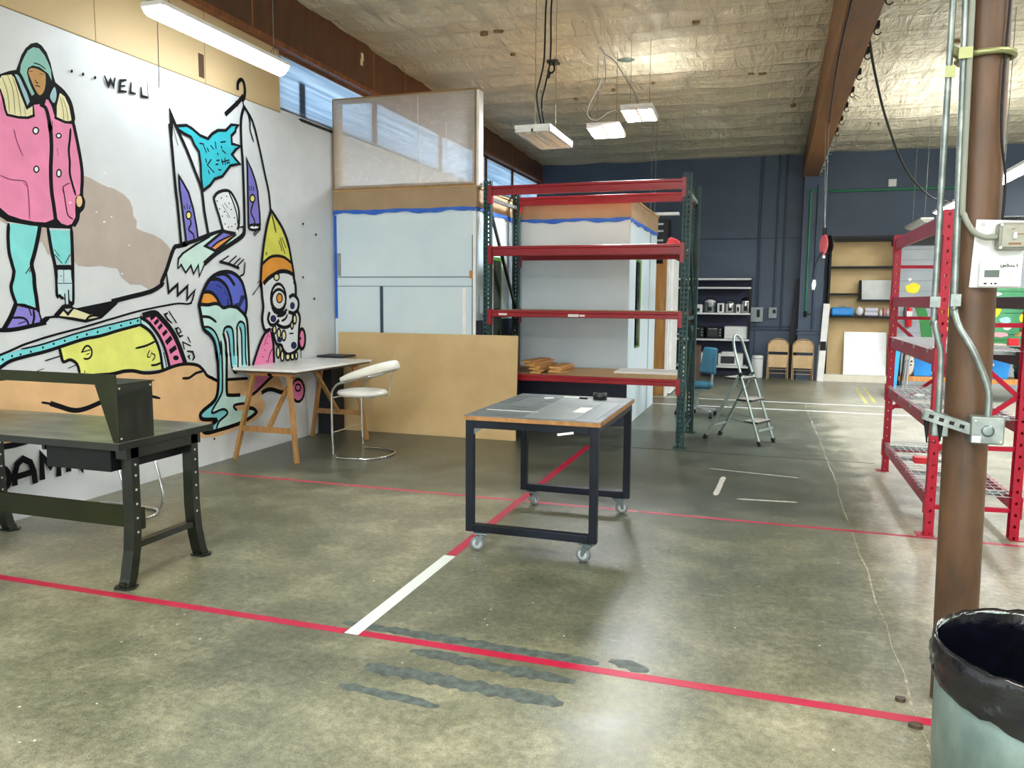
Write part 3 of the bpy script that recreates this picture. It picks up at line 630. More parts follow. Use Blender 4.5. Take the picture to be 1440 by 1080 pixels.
k 39 6049 1523 4 -23 7 -34 9 -37 7 -44 9 -47 15 -39 23 -23 30 -15 27 -17 23 -21 21 -23 17 -29 15 -46 11 -53 7 -36 0 -1 -4 15 -1 0 4 -29 7 -43 4 -54 0 -67 -3 -77 -8 -66 -11 -45 -16 -34 -28 -30 -51 -28 -63 -25 -49 -21 -26 -16 -13 -12 -4 -13 2 -15 10 -15 27 -13 57 -10 74 -9 48 -9 5 -10 -19 -11 -30 -11 -43 -12 -52 -12 -38 -11 -13 -9 2 -7 9 -7 13 -8 20 -7 28 -5 38 -1 46 1 57 2 74 3 85 4 79 5 67 6 61 7 59 10 63 15 60 18 42 16 15 11 -3 10 -11 10 -15 12 -23 13 -26 9 -33 4 -37 1 -26 0
k 24 6339 1170 3 -33 3 -48 1 -64 0 -90 -2 -105 -4 -84 -4 -44 -5 -23 -17 -27 -40 -44 -52 -48 -36 -37 -13 -20 2 -10 16 -4 37 4 50 9 43 5 29 -3 21 -7 15 -10 11 -12 4 -13 -10 -15 -33 -16 -47 -17 -39 -19 -20 -23 -12 -25 -7 -18
k 27 6730 592 3 -10 4 -15 -1 -14 -3 -12 -8 -10 -22 -7 -53 0 -67 3 -52 0 -24 -4 -8 -7 0 -9 11 -13 19 -14 14 -10
k 28 6074 1416 31 -2 43 -3 40 -6 35 -15 32 -18 22 -13
k 23 6107 1318 20 -1 28 -2 28 -6 26 -12 27 -17 23 -22 19 -25 16 -31 13 -35 13 -47 11 -52 7 -36
k 30 6361 1934 139 -18 142 -32
k 24 6369 1936 121 59
k 24 6482 1922 127 80
k 24 6563 1913 105 69
k 25 6618 1901 100 72
k 19 6739 1944 -4 -31 -6 -45 -10 -35 -20 -15 -24 -6 -18 -8 -7 -15 0 -17 0 -12
pinkb 0 7131 1255 46 -75 13 -264 -15 -148 -186 -88 -178 -75 -64 20 57 186 30 110 15 6 117 185 84 112
k 34 7131 1260 -25 -9 -36 -14 -37 -22 -33 -33 -33 -41 -33 -47 -36 -57 -36 -63 -29 -55 -15 -38 -9 -30 -10 -39 -19 -64 -20 -72 -8 -54 10 -22 23 -3 34 8 49 18 60 29 61 30 68 33 70 34 49 24
k 39 7147 1250 35 -150 3 -198 -10 -134
k 13 7106 1231 -86 -134
k 14 7163 1054 -14 -14 -19 -21 -18 -23 -15 -30 -12 -33 -9 -23
k 0 7122 1187 -5 -7 -10 1 -5 7 6 6 9 0
k 0 7083 1110 -5 -6 -10 0 -4 7 5 7 9 -1
k 0 7040 1042 -5 -7 -10 1 -4 7 5 6 10 -1
k 0 7001 974 -6 -6 -9 0 -4 7 5 7 9 -1
k 0 7062 926 -5 -7 -10 1 -4 7 5 7 10 -1
pinkb 0 7789 1127 -9 -50 -19 -39 -27 -21 -29 1 -25 24 -16 41 -5 50 9 49 19 39 27 21 28 -1 25 -23 17 -41
k 39 7789 1127 -7 -44 -16 -37 -22 -24 -25 -7 -24 10 -20 26 -12 38 -4 44 7 43 15 37 22 24 25 8 24 -10 21 -26 12 -38 4 -44
k 0 7709 1136 -7 -13 -16 -5 -15 6 -6 14 7 13 16 4 15 -6
pinkb 0 7750 538 -15 -55 -38 -42 -52 -19 -56 7 -49 31 -33 49 -10 56 15 54 36 41 51 20 56 -5 50 -30 34 -50
k 31 7750 538 -15 -55 -38 -42 -52 -19 -56 7 -49 31 -33 49 -10 56 15 54 36 41 51 20 56 -5 50 -30 34 -50 11 -57
k 21 7680 578 -19 -27 -40 -8 -38 17 -16 30 18 26 40 8 39 -16 16 -30
w2 0 7043 1747 169 87 129 42 132 1 104 -27 21 -39 13 -75 10 -102 46 -72 -10 -103 39 -94 -23 -124 -27 -217 -29 -50 -195 2 -67 55 -32 47 -83 19 -31 61 -78 102 -80 -12 -52 93 23 154 -21 248
yellow2 0 7204 2479 75 -51 82 -75 82 -120 69 -132 25 -110 -131 40 -129 10 -127 -27 -118 -63 -3 89 63 208 60 127
orange2 0 7024 1938 112 67 141 32 143 -7 117 -48 40 -119 -119 17 -117 -6 -129 -40 -156 -87 -65 -17
k 39 7196 2498 -19 -36 -27 -53 -27 -61 -24 -70 -25 -79 -21 -76 -17 -71 -14 -68 -12 -67 -11 -71 -8 -69 -5 -47 1 -8 5 14 6 -2 4 -39 4 -55 4 -49 6 -35 5 -29 1 -32 -7 -38 -11 -40 -6 -37 1 -33 6 -29 8 -25 9 -20 12 -16 17 -9 26 0 32 7 22 5
k 39 7199 2511 28 -22 40 -32 40 -34 38 -33 38 -36 34 -38 31 -43 28 -45 24 -51 20 -57 17 -61 16 -59 15 -55 14 -54 10 -45 4 -37 0 -30 0 -20
k 31 7025 1943 32 20 46 28 47 23 41 13 42 8 44 4 47 1 50 -3 46 -7 46 -16 44 -19 30 -14
k 46 7043 1743 17 12 25 18 28 17 30 15 32 15 37 14 41 16 44 15 44 11 45 4 44 0 43 -3 43 -9 40 -12 28 -9
k 21 7211 2463 8 -20 11 -29 12 -30 12 -35 13 -36 9 -26
k 21 7326 2199 53 -99
k 21 7349 2230 80 -157
k 21 7388 2237 59 -101
olive 0 7113 2053 -5 -15 -12 -6 -11 5 -4 14 5 15 12 7 11 -6
k 0 7327 1817 -7 -21 -17 -16 -24 -10 -27 -1 -23 9 -16 15 -5 20 7 20 17 17 24 9 26 1 24 -8 16 -15
cream 0 7304 1813 -4 -12 -11 -10 -15 -6 -16 -1 -15 5 -9 10 -4 12 5 13 10 10 15 6 17 0 14 -5 10 -9
k 46 7571 1867 7 -18 8 -26 9 -26 9 -26 9 -27 6 -28 2 -34 -1 -34 -1 -24
k 32 7429 1587 -10 -54 -27 -48 -39 -34 -46 -18 -47 0 -44 19 -34 35 -21 47 -6 52 10 53 26 47 37 35 45 19 47 1 45 -18 35 -34 23 -48 6 -54
k 32 7425 1572 -9 -38 -24 -34 -36 -25 -42 -12 -44 0 -41 14 -32 24 -20 33 -6 38 9 37 23 33 34 25 42 14 44 0 41 -12 34 -25 21 -33 6 -39
k 0 7374 1589 -7 -25 -19 -20 -26 -11 -28 0 -25 11 -17 20 -5 25 7 24 19 20 25 12 29 0 25 -11 17 -20
orange2 0 7352 1589 -5 -18 -12 -15 -17 -8 -19 0 -16 8 -11 15 -4 18 5 18 12 14 18 8 18 0 17 -7 11 -15
k 31 7174 1489 8 -13 13 -17 18 -15 24 -10 29 -8 29 -5 26 0 26 3 24 6 26 11 24 13 17 10
k 26 7260 1396 25 0 35 0 33 3 29 9 26 12 18 9
k 27 7342 1343 16 4 23 6 22 8 19 15 17 17 12 13
k 41 7499 1601 18 8 27 12 27 4 28 -8 28 -16 23 -18 13 -19 6 -22 2 -21 -4 -22 -8 -21 -14 -19 -20 -16 -26 -12 -27 -8 -33 2 -34 7 -25 6
navy 0 7243 1370 -6 -17 -15 -14 -22 -7 -23 1 -21 8 -14 14 -4 17 6 17 15 13 21 7 23 0 21 -8 14 -14
navy 0 7339 1137 -5 -12 -14 -10 -19 -5 -21 1 -19 7 -12 11 -4 13 5 13 13 9 19 5 21 -1 19 -6 13 -11
navy 0 7615 1062 -7 -17 -16 -14 -23 -7 -26 2 -22 9 -15 15 -5 18 6 18 16 13 23 7 26 -1 23 -9 15 -15
navy 0 7594 1506 -5 -18 -13 -14 -19 -8 -21 1 -18 8 -12 14 -4 17 6 18 13 14 19 8 20 0 18 -8 13 -14
k 39 7123 1434 -10 -18 -12 -24 -5 -24 6 -22 14 -20 18 -15 21 -8 26 -2 26 4 29 12 30 19 21 13
k 40 7262 1305 26 -10 38 -14 39 -9 39 -1 39 4 35 9 26 14 22 19 16 21 9 25 4 27 2 19
k 41 7653 1439 12 -18 16 -25 9 -31 -3 -34 -10 -39 -10 -50 -8 -74 -7 -84 -6 -60
k 37 7161 1264 10 -27 15 -39 15 -34 12 -28 13 -23 17 -18 25 -7 30 -2 25 -5 13 -14 8 -18 11 -18 18 -20 22 -19 27 -14 33 -5 37 1 35 6 34 9 32 14 26 12 17 12 12 10 8 7
cream 0 7234 1251 -3 -19 -9 -15 -13 -8 -13 0 -11 9 -8 16 -2 19 4 20 9 15 12 8 13 -1 12 -8 7 -16
k 22 7234 1251 -5 -22 -11 -16 -15 -5 -15 7 -10 16 -3 22 5 22 12 16 15 6 14 -7 10 -16 3 -23
cream 0 7316 1209 -4 -23 -10 -18 -14 -9 -15 1 -13 10 -8 19 -3 22 5 22 10 18 13 10 15 -1 13 -10 9 -19
k 23 7316 1209 -5 -26 -13 -19 -17 -6 -17 8 -11 19 -4 26 6 26 13 18 17 7 16 -8 12 -19 3 -26
cream 0 7411 1182 -5 -24 -11 -19 -16 -10 -16 1 -15 11 -10 20 -2 24 4 24 12 18 15 10 17 0 14 -11 10 -20
k 23 7411 1182 -6 -28 -15 -20 -19 -6 -19 8 -12 21 -4 28 6 27 14 20 19 6 19 -8 13 -20 4 -28
cream 0 7619 1355 -4 -23 -10 -17 -13 -10 -14 1 -13 10 -8 18 -2 22 4 22 9 18 14 9 14 0 12 -10 9 -18
k 23 7619 1355 -5 -26 -13 -19 -16 -6 -16 7 -11 19 -3 26 5 26 12 18 17 7 16 -8 11 -19 3 -25
cream 0 7556 1288 -4 -16 -7 -14 -10 -7 -11 1 -10 7 -6 14 -2 17 3 17 8 13 10 7 11 0 9 -8 7 -14
k 23 7556 1288 -5 -19 -9 -14 -13 -5 -12 6 -8 14 -3 20 4 19 10 14 12 5 12 -6 9 -14 3 -20
cream 0 7291 1004 -4 -25 -9 -21 -13 -10 -13 0 -12 13 -7 21 -2 26 4 26 9 20 13 11 13 -1 12 -12 7 -21
k 23 7291 1004 -5 -29 -12 -22 -16 -6 -14 9 -10 22 -3 30 5 30 12 21 15 7 15 -9 10 -22 3 -31
cream 0 7366 959 -4 -25 -10 -20 -12 -10 -14 1 -12 12 -7 21 -2 25 4 26 9 19 13 11 13 -1 12 -12 8 -21
k 23 7366 959 -6 -29 -12 -20 -15 -7 -15 9 -11 22 -2 29 5 29 12 21 15 7 15 -9 11 -22 3 -30
cream 0 7480 942 -5 -17 -12 -13 -17 -6 -19 1 -16 9 -11 14 -4 17 5 17 12 12 17 7 19 -2 16 -8 11 -14
k 23 7480 942 -7 -19 -16 -14 -21 -3 -20 6 -15 16 -5 19 7 19 15 13 21 4 21 -6 15 -16 5 -19
cream 0 7558 941 -4 -16 -9 -13 -13 -7 -15 1 -12 8 -8 15 -3 17 4 16 9 13 13 7 15 -1 12 -8 8 -14
k 23 7558 941 -5 -19 -12 -13 -17 -4 -15 6 -11 15 -4 20 5 19 12 13 16 5 16 -7 11 -15 4 -20
cream 0 7627 947 -3 -18 -8 -14 -11 -7 -11 1 -9 9 -7 14 -2 19 3 17 8 14 10 8 12 -1 9 -9 7 -15
k 23 7627 947 -4 -20 -10 -15 -13 -5 -13 7 -8 16 -3 21 4 20 10 15 13 4 12 -6 9 -16 3 -21
k 27 7483 1201 67 -1
k 25 7695 1011 -3 -89
k 19 6850 1620 131 113
k 15 6935 1744 47 29
k 0 4764 3274 -2 -8 -6 -7 -8 -2 -5 4 -2 7 3 8 6 6 7 2 6 -3
k 0 4867 3279 -2 -9 -7 -6 -7 -2 -6 3 -2 7 3 9 6 6 8 2 6 -3
k 0 4980 3283 -3 -9 -7 -6 -7 -2 -6 3 -2 7 3 9 6 6 8 2 6 -3
k 23 5063 3315 31 -64 27 50 26 -44 18 70
k 24 5280 3342 -60 -21 -15 -86 70 15
k 24 5211 3278 54 14
k 24 5332 3333 -12 -80 53 4
k 24 5439 3322 1 -68 74 6
k 11 5510 3388 5 -143
k 44 3916 423 -18 -189 81 12
k 45 4085 266 -1 60 28 78 47 31 56 -36 25 -74 6 -79
k 45 4089 315 151 10
k 47 4307 260 3 169 70 -92 75 96 -8 -176
k 49 4535 274 3 152 116 -156 16 149
k 44 3916 423 20 -4 29 -5 25 -8 17 -10 14 -13 10 -14 8 -18 4 -19 1 -18 -3 -17 -7 -17 -10 -14 -12 -10 -15 -7 -18 -5 -28 -5 -31 -3 -22 -2
w 0 5034 2570 -5 -6 -12 -3 -9 2 1 6 9 5 11 0
w 0 5052 2467 -3 -4 -9 -2 -7 1 0 5 8 4 8 0
w 0 4691 2298 -6 -6 -11 -3 -9 2 0 7 10 4 11 0
w 0 5005 2184 -6 -6 -13 -3 -9 3 0 7 10 5 13 -1
w 0 5160 1781 -5 -6 -12 -2 -10 4 1 6 10 4 11 -1
w 0 5245 2016 -4 -4 -9 -1 -6 2 0 3 7 4 8 -1
w 0 5074 2230 -4 -4 -9 -2 -7 2 0 4 8 4 8 0
w 0 4928 2254 -4 -4 -8 -2 -7 2 0 4 7 4 9 -1
k 0 7810 2423 -10 -14 -17 -2 -8 13 9 14 17 2
k 0 8069 2325 -9 -15 -18 -1 -9 13 10 14 18 2
k 0 8013 1585 -10 -14 -18 0 -8 14 9 14 18 0
k 0 6205 235 -7 -11 -12 3 -5 12 6 11 12 -2
k 0 7787 1825 -9 -14 -17 0 -8 13 9 14 17 1"""
pal = dict(k='08090f', w='eef2f4', w2='dfe5ea', wall='d8dfe5', cloud='b9aea6', pink='ea8fb8', hood='8fc2bb', skin='bd935f', skin2='e8c79a', lapel='a3c6d2', cream='e6e2b8', olive='8a8a58', plum='8a3a68', teal='86dfe2', tealr='7ad6de', tealw='7fcdda', lav='8f86dc', pale='c6e2ea', yellow='e4ea7c', yellow2='dcdc62', yel2='ece07a', purple='7a76ca', orange='e0964e', orange2='e29a3e', mint='c6e4dc', mint2='bfe4e0', tan='dfb88a', pinkb='e886b4', cyan='37b9cc', blue='5a68c8', dblue='3c4aa4', navy='242c58')
names = dict(k='black', w='white', w2='soft_white', wall='wall_white', pinkb='board_pink', tealr='ribbon_teal', tealw='water_teal', yel2='eye_yellow', skin2='hand_skin', orange2='hat_orange', yellow2='hat_yellow', mint2='water_mint', lav='lavender', dblue='deep_blue')
cols = list(pal); mm = [M('mural_paint_' + names.get(c, c), pal[c], .6, 0, None, 5, spec=.15) for c in cols]
mb = MB()
for k, row in enumerate(MUR.strip().split('\n')):
    c, w, rest = row.split(' ', 2); w = int(w) / 1000; d = [int(t) / 1000 for t in rest.split()]
    pts = [(d[0], d[1])]
    for i in range(2, len(d), 2): pts.append((pts[-1][0] + d[i], pts[-1][1] + d[i + 1]))
    x = WX + .0015 + k * .00003; mb.cur = cols.index(c)
    if w == 0: mb.add([(x, a, b) for a, b in pts], [tuple(range(len(pts)))])
    else:
        L_, R_ = [], []; n = len(pts); closed = n > 3 and (V(pts[0]) - V(pts[-1])).length < .004
        for i in range(n):
            a = V(pts[i - 1]) if i else (V(pts[-2]) if closed else V(pts[0])); b = V(pts[i + 1]) if i < n - 1 else (V(pts[1]) if closed else V(pts[-1])); p = V(pts[i])
            d1 = (p - a).normalized() if (p - a).length > 1e-5 else (b - p).normalized(); d2 = (b - p).normalized() if (b - p).length > 1e-5 else d1
            t = d1 + d2; t = t.normalized() if t.length > 1e-3 else d1
            nn = V((-t.y, t.x)); co = max(.45, nn.dot(V((-d1.y, d1.x))))
            h = w / 2 / co
            if not closed and i in (0, n - 1) and w < .03: h *= .6
            if not closed: p = p + (-d2 if i == 0 else d1 if i == n - 1 else V((0, 0))) * w * .25
            L_.append(p + nn * h); R_.append(p - nn * h)
        o = []
        for i in range(n): o += [(x, L_[i].x, L_[i].y), (x, R_[i].x, R_[i].y)]
        mb.add(o, [(2 * i, 2 * i + 2, 2 * i + 3, 2 * i + 1) for i in range(n - 1)])
mu = mb.build('wall_mural', mm, loc=(WX, 5.8, .4))
tag(mu, 'cartoon mural with hooded figure in pink coat, castle and skull painted on the white wall', 'mural')

# ------------------------------------------------------------------ floor tape and marks
m_tapered = M('red_floor_tape', 'aa0c38', .45, 0, 'b41c46', 2.5); m_tapew = M('white_floor_tape', 'dfe8e8', .45, 0, 'e8eeee', 4); m_tapep = M('worn_pink_tape', 'be2a48', .5, 0, 'b05a64', 5)
def tape(name, x0, x1, y0, y1, mat, label, h=.0012): 
    return tag(MB().box(x0, x1, y0, y1, 0.0002, h).build(name, mat), label, 'floor tape')
tape('floor_tape', -5.0, -1.885, 3.178, 3.232, m_tapered, 'long red floor tape nearest the camera, running under the workbench')
tape('floor_tape', -1.815, .9, 3.18, 3.235, m_tapered, 'red floor tape running from the white tape to the metal bin')
tape('floor_tape', -4.99, -.9, 5.812, 5.858, m_tapep, 'red floor tape crossing behind the rolling table, left half')
tape('floor_tape', -.88, 2.3, 5.815, 5.855, m_tapered, 'red floor tape running from the rolling table to the red rack')
tape('floor_tape', -1.875, -1.81, 4.42, 8.34, m_tapered, 'red floor tape running away under the rolling table', .0016)
tape('floor_tape', -1.882, -1.808, 3.185, 4.4, m_tapew, 'white floor tape strip in front of the rolling table', .0018)
for (x0, x1, y0, lab) in ((-3.2, 3.2, 13.05, 'farther of two thin white lines across the far floor'), (-3.2, 3.2, 12.15, 'nearer of two thin white lines across the far floor')):
    tape('floor_line', x0, x1, y0, y0 + .06, m_tapew, lab)
for (p, q, lab) in (((1.56, 15.9), (1.49, 13.4), 'left one of two faint yellow floor lines before the whiteboard'), ((1.7, 15.9), (1.63, 13.6), 'right one of two faint yellow floor lines before the whiteboard')):
    tag(MB().bar((p[0], p[1], .0008), (q[0], q[1], .0008), .05, .001).build('floor_line', M('faded_yellow_line', 'c6bf72', .5)), lab, 'floor tape')
def strip(name, pts, w, mat, label, cat='floor mark', z=.0013, ragged=.4):
    """torn strip of old tape or paint lying on the slab"""
    top, bot = [], []; n = max(6, int((V(pts[1]) - V(pts[0])).length / .03)); a, b = V(pts[0]), V(pts[1]); d = (b - a).normalized(); nn = V((-d.y, d.x))
    for i in range(n + 1):
        p = a + (b - a) * i / n; e = min(1, .35 + min(i, n - i) * .35)
        top.append(p + nn * w / 2 * e * random.uniform(1 - ragged, 1 + ragged * .5)); bot.append(p - nn * w / 2 * e * random.uniform(1 - ragged, 1 + ragged * .5))
    poly = [(p.x, p.y) for p in top] + [(p.x, p.y) for p in bot[::-1]]
    return tag(MB().prism(poly, 2, .0002, z).build(name, mat), label, cat)
m_res = M('grey_tape_residue', '3e4846', .55, 0, '5e6a68', 22, detail=8)
strip('tape_residue', ((-1.95, 3.29), (-.66, 3.27)), .075, m_res, 'grey residue strip just behind the near red tape')
strip('tape_residue', ((-1.5, 3.12), (-.72, 3.07)), .085, m_res, 'grey residue strip just in front of the near red tape')
strip('tape_residue', ((-1.62, 2.92), (-.72, 2.88)), .1, m_res, 'widest grey residue strip, second in front of the red tape')
strip('tape_residue', ((-1.64, 2.735), (-1.18, 2.7)), .06, m_res, 'short grey residue strip farthest in front of the red tape')
strip('tape_residue', ((-.62, 3.32), (-.44, 3.27)), .085, m_res, 'small grey residue patch behind the red tape near the bright floor')
m_wm = M('chipped_white_paint', 'c9ccc2', .5, 0, 'dde0d8', 20)
strip('paint_mark', ((-.35, 7.28), (-.375, 6.55)), .05, m_wm, 'short white paint stroke on the dark floor beyond the rolling table', ragged=.2)
strip('paint_mark', ((-.2, 6.49), (.26, 6.54)), .03, m_wm, 'thin white line on the dark floor beside the slab joint', ragged=.5)
strip('paint_mark', ((-.5, 7.6), (-.02, 7.52)), .022, m_wm, 'broken white line farther along the dark floor', ragged=.6)
strip('paint_mark', ((-.04, 7.52), (.3, 7.47)), .022, m_wm, 'broken white line piece next to the slab joint', ragged=.6)
# slab joint
mb = MB(); pts = []
for i in range(70):
    y = -2 + i * .28; pts.append((.603 + random.uniform(-.012, .012) - (max(0, y - 9) * .014), y))
for i in range(69):
    w = random.uniform(.001, .006); a, b = pts[i], pts[i + 1]
    mb.add([(a[0] - w, a[1], .0008), (a[0] + w, a[1], .0008), (b[0] + w, b[1], .0008), (b[0] - w, b[1], .0008)], [(0, 1, 2, 3)])
o = struct(mb.build('trim_3', M('joint_filler', '8f8a7a', .7, 0, 'bdb8a8', 25), loc=(0, 0, 0)))
mb = MB(); mb.box(-1.6, 1.04, 8.4, 8.42, .0002, .001); tag(mb.build('floor_seam', M('seam_black', '1c201e', .5)), 'thin dark line across the floor at the step ladder feet', 'floor mark')
for (x, y, r, lab) in ((.56, 3.35, .022, 'flat metal scrap lying beside the slab joint by the bin'), (.585, 3.15, .026, 'dark stub on the floor between red tape and bin')):
    mb = MB(); mb.prism(blob(x, y, r, r * .7, 9), 2, .0002, .014); tag(mb.build('metal_scrap', M('rusty_scrap', '4a4038', .5, .4, '6a5c4e', 20)), lab, 'scrap')
# ------------------------------------------------------------------ painted booth
bt = thing('painted_booth', 'pale blue painted plywood booth with fibreboard top band against the mural wall', 'booth', (-3.4, 9.1, 0))
F1, F2, SX, RX = 8.45, 9.79, -3.22, -1.69
m_shade = M('booth_lower_navy_shade', '2a3348', .5)
mb = MB()
mb.box(WX + .012, SX, F1, F1 + .1, .0, 2.62); mb.box(SX - .1, SX, F1 + .1, F2, 0, 2.62); mb.box(SX - .1, RX, F2, F2 + .1, .0, 2.62)
mb.box(RX - .1, RX, F2 + .1, 11.45, 0, 2.62)
mb.build('wall_panel', m_booth, bt)
MB().box(RX - .12, RX, 11.56, 12.15, 0, 2.62).build('wall_panel', m_booth, bt)
MB().box(RX - .12, RX - .06, 11.45, 11.56, 0, 2.62).build('dark_gap', M('gap_dark', '20242e', .7), bt)
mb = MB(); mb.box(WX + .012, SX + .012, F1 - .012, F1 + .1, 2.63, 2.86); mb.box(SX - .1, SX + .012, F1 + .1, F2 - .012, 2.63, 2.84); mb.box(SX - .1, RX + .012, F2 - .012, F2 + .1, 2.61, 2.83); mb.box(RX - .1, RX + .012, F2 + .1, 12.15, 2.6, 2.83)
mb.build('fibreboard_band', m_mdf, bt)
mb = MB(); mb.box(WX + .012, SX + .02, F1 - .02, F1 + .4, 2.855, 2.872); mb.box(SX - 1.2, RX + .03, F2 - .03, 12.16, 2.832, 2.852); mb.box(SX - .5, SX + .025, F1, F2, 2.842, 2.858)
mb.build('roof_panel', M('roof_board', 'b08c5c', .6), bt)
mb = MB(); n = 26
def wav(x): return .012 * math.sin(9 * x) + .008 * math.sin(23 * x + 1)
def tape_run(p, q, z, out):
    p, q = V(p), V(q); top, bot = [], []
    for i in range(n + 1):
        t = p + (q - p) * i / n; s_ = (q - p).length * i / n
        top.append((t.x, t.y, z + .02 + wav(s_) * .3)); bot.append((t.x, t.y, z - .025 + wav(s_ + .7)))
    vs = top + bot; mb.add([(a + out[0], b + out[1], c) for a, b, c in vs], [(i, i + 1, n + 2 + i, n + 1 + i) for i in range(n)])
tape_run((WX + .012, F1), (SX, F1), 2.615, (0, -.016)); tape_run((SX, F1), (SX, F2), 2.612, (.016, 0)); tape_run((SX, F2), (RX, F2), 2.59, (0, -.016)); tape_run((RX, F2), (RX, 12.15), 2.58, (.016, 0))
mb.box(WX + .015, WX + .05, F1 - .006, F1 - .002, 1.35, 2.58)
mb.build('masking_tape', m_bluetape, bt)
mb = MB(); mb.box(WX + .04, SX - .02, F1 - .004, F1, 1.84, 1.852); mb.box(WX + .04, SX - .02, F1 - .004, F1, 1.735, 1.742); mb.box(-4.44, -4.395, F1 - .005, F1, .9, 1.735); mb.box(SX - .045, SX - .035, F1 - .004, F1, .9, 2.32)
mb.build('panel_joint', M('panel_joint_grey', '5f717c', .6), bt)
MB().box(-4.425, -4.405, F1 - .008, F1, 1.0, 1.735).build('slot', m_shade, bt)
MB().box(WX + .06, WX + .1, F1 - .02, F1, 1.86, 2.13).build('pull_handle', m_greypl, bt)
MB().box(SX - .075, SX - .015, F1 - .006, F1, 1.83, 1.92).build('wood_patch', m_wood, bt)
mb = MB(); mb.box(SX - .03, SX + .004, F1 - .008, F1 + .004, .05, 2.6); mb.box(SX - .16, SX - .12, F1 - .006, F1, .9, 1.72); mb.build('white_trim', m_white, bt)
mb = MB(); mb.box(WX + .012, SX, F1 - .003, F1, .0, .88); mb.box(SX, RX, F2 - .003, F2, 0, .72); mb.box(SX, SX + .003, F1, F2, 0, 1.35); mb.build('navy_shade_base', m_shade, bt)  # navy lower walls, the bottom deck's shade put into their colour
mw = M('slit_green', '4c7a2c', .5)
for (a, b_) in ((8.98, 9.3),):
    w = MB().box(SX, SX + .02, a, b_, .9, 2.1).build('slit_window', mw, bt); MB().box(SX, SX + .024, a + .03, b_ - .06, .95, 2.06).build('pane', M('dark_pane', '1c2618', .2), w)
    MB().box(SX, SX + .03, a - .07, a, .75, 2.12).build('white_jamb', m_white, bt)
w = MB().box(RX, RX + .02, 10.28, 10.6, .97, 2.12).build('slit_window', mw, bt); MB().box(RX, RX + .024, 10.28, 10.46, 1.0, 2.09).build('pane', M('dark_pane', '1c2618', .2), w)
# white leaf and raw timber door jamb past the booth
t = thing('door_frame', 'unpainted pine door frame standing past the right end of the booth', 'door frame', (-1.78, 13.3, 0))
mb = MB(); mb.box(-1.89, -1.66, 13.28, 13.36, 0, 2.33); mb.build('jamb', M('raw_pine', 'c98f4c', .5, 0, 'dca964', 4, (5, 5, .5)), t); MB().box(-1.9, -1.64, 13.22, 13.36, 2.33, 2.42).build('header', m_white, t)
MB().box(-1.66, -1.62, 13.22, 13.4, 0, 2.33).build('stop', m_white, t); MB().box(-1.89, -1.74, 13.27, 13.285, 2.2, 2.3).build('closer', m_black, t)
t = thing('white_door', 'white door leaf swung open beside the pine door frame', 'door', (-1.6, 13.5, 0))
MB().box(-1.62, -1.575, 13.42, 14.2, .02, 2.28).build('leaf', m_white, t); mb = MB(); mb.cyl((-1.575, 14.12, 1.0), (-1.52, 14.12, 1.0), .02); mb.ell((-1.51, 14.12, 1.0), (.025, .03, .03), 8); mb.build('door_knob', m_galv, t)
# film panel above the booth
def film():
    m = bpy.data.materials.new('plastic_film'); m.use_nodes = True; nt = m.node_tree; nt.nodes.remove(nt.nodes['Principled BSDF']); out = nt.nodes['Material Output']; L = nt.links.new
    v = mapping(nt, (1, 1, 1)); wv = noise(nt, mapping(nt, (2.2, 1, 5), (0, .6, 0)), 2.2, 6, .6, 2.0)
    tr = N(nt, 'ShaderNodeBsdfTransparent'); tr.inputs[0].default_value = (.97, .98, 1, 1); df = N(nt, 'ShaderNodeBsdfDiffuse'); df.inputs[0].default_value = rgb('f0f0ee'); tl = N(nt, 'ShaderNodeBsdfTranslucent'); tl.inputs[0].default_value = rgb('f4f4f2')
    gl = N(nt, 'ShaderNodeBsdfGlossy'); gl.inputs['Roughness'].default_value = .18
    bn = bump(nt, wv, .3, .03); L(bn, gl.inputs['Normal'])
    a = N(nt, 'ShaderNodeMixShader'); a.inputs[0].default_value = .5; L(df.outputs[0], a.inputs[1]); L(tl.outputs[0], a.inputs[2])
    b = N(nt, 'ShaderNodeMixShader'); L(ramp(nt, wv, [(.5, (.5, .5, .5, 1)), (.75, (.62, .62, .62, 1))]), b.inputs[0]); L(tr.outputs[0], b.inputs[1]); L(a.outputs[0], b.inputs[2])
    c = N(nt, 'ShaderNodeMixShader'); c.inputs[0].default_value = .07; L(b.outputs[0], c.inputs[1]); L(gl.outputs[0], c.inputs[2]); L(c.outputs[0], out.inputs[0]); return m
t = thing('film_partition', 'timber frame covered with clear plastic film standing on top of the booth', 'partition', (-4.14, 8.5, 2.872))
m_ftim = M('frame_timber', '8a6c44', .6, 0, 'a08052', 4, (6, 6, 1)); m_fpale = M('pale_timber', 'd2b284', .6, 0, 'dcc094', 4, (6, 6, .8))
x0, x1, z0, z1 = -5.045, -3.215, 2.874, 3.935
MB().box(x0, x1, F1, F1 + .09, z0, z0 + .05).build('bottom_rail', m_ftim, t); MB().box(x0, x1, F1, F1 + .09, z1 - .05, z1).build('top_rail', m_ftim, t)
for a in (x0, x1 - .045): MB().box(a, a + .045, F1, F1 + .09, z0 + .05, z1 - .05).build('stile', m_ftim, t)
MB().box(x0 + .045, x0 + .085, F1 + .02, F1 + .09, z0 + .05, z1 - .05).build('stud', m_fpale, t)
MB().box(x1, x1 + .03, F1 + .005, F1 + .14, z0 - .01, z1 - .02).build('white_edge', m_white, t)
mb = MB(); gx, gz = 40, 24
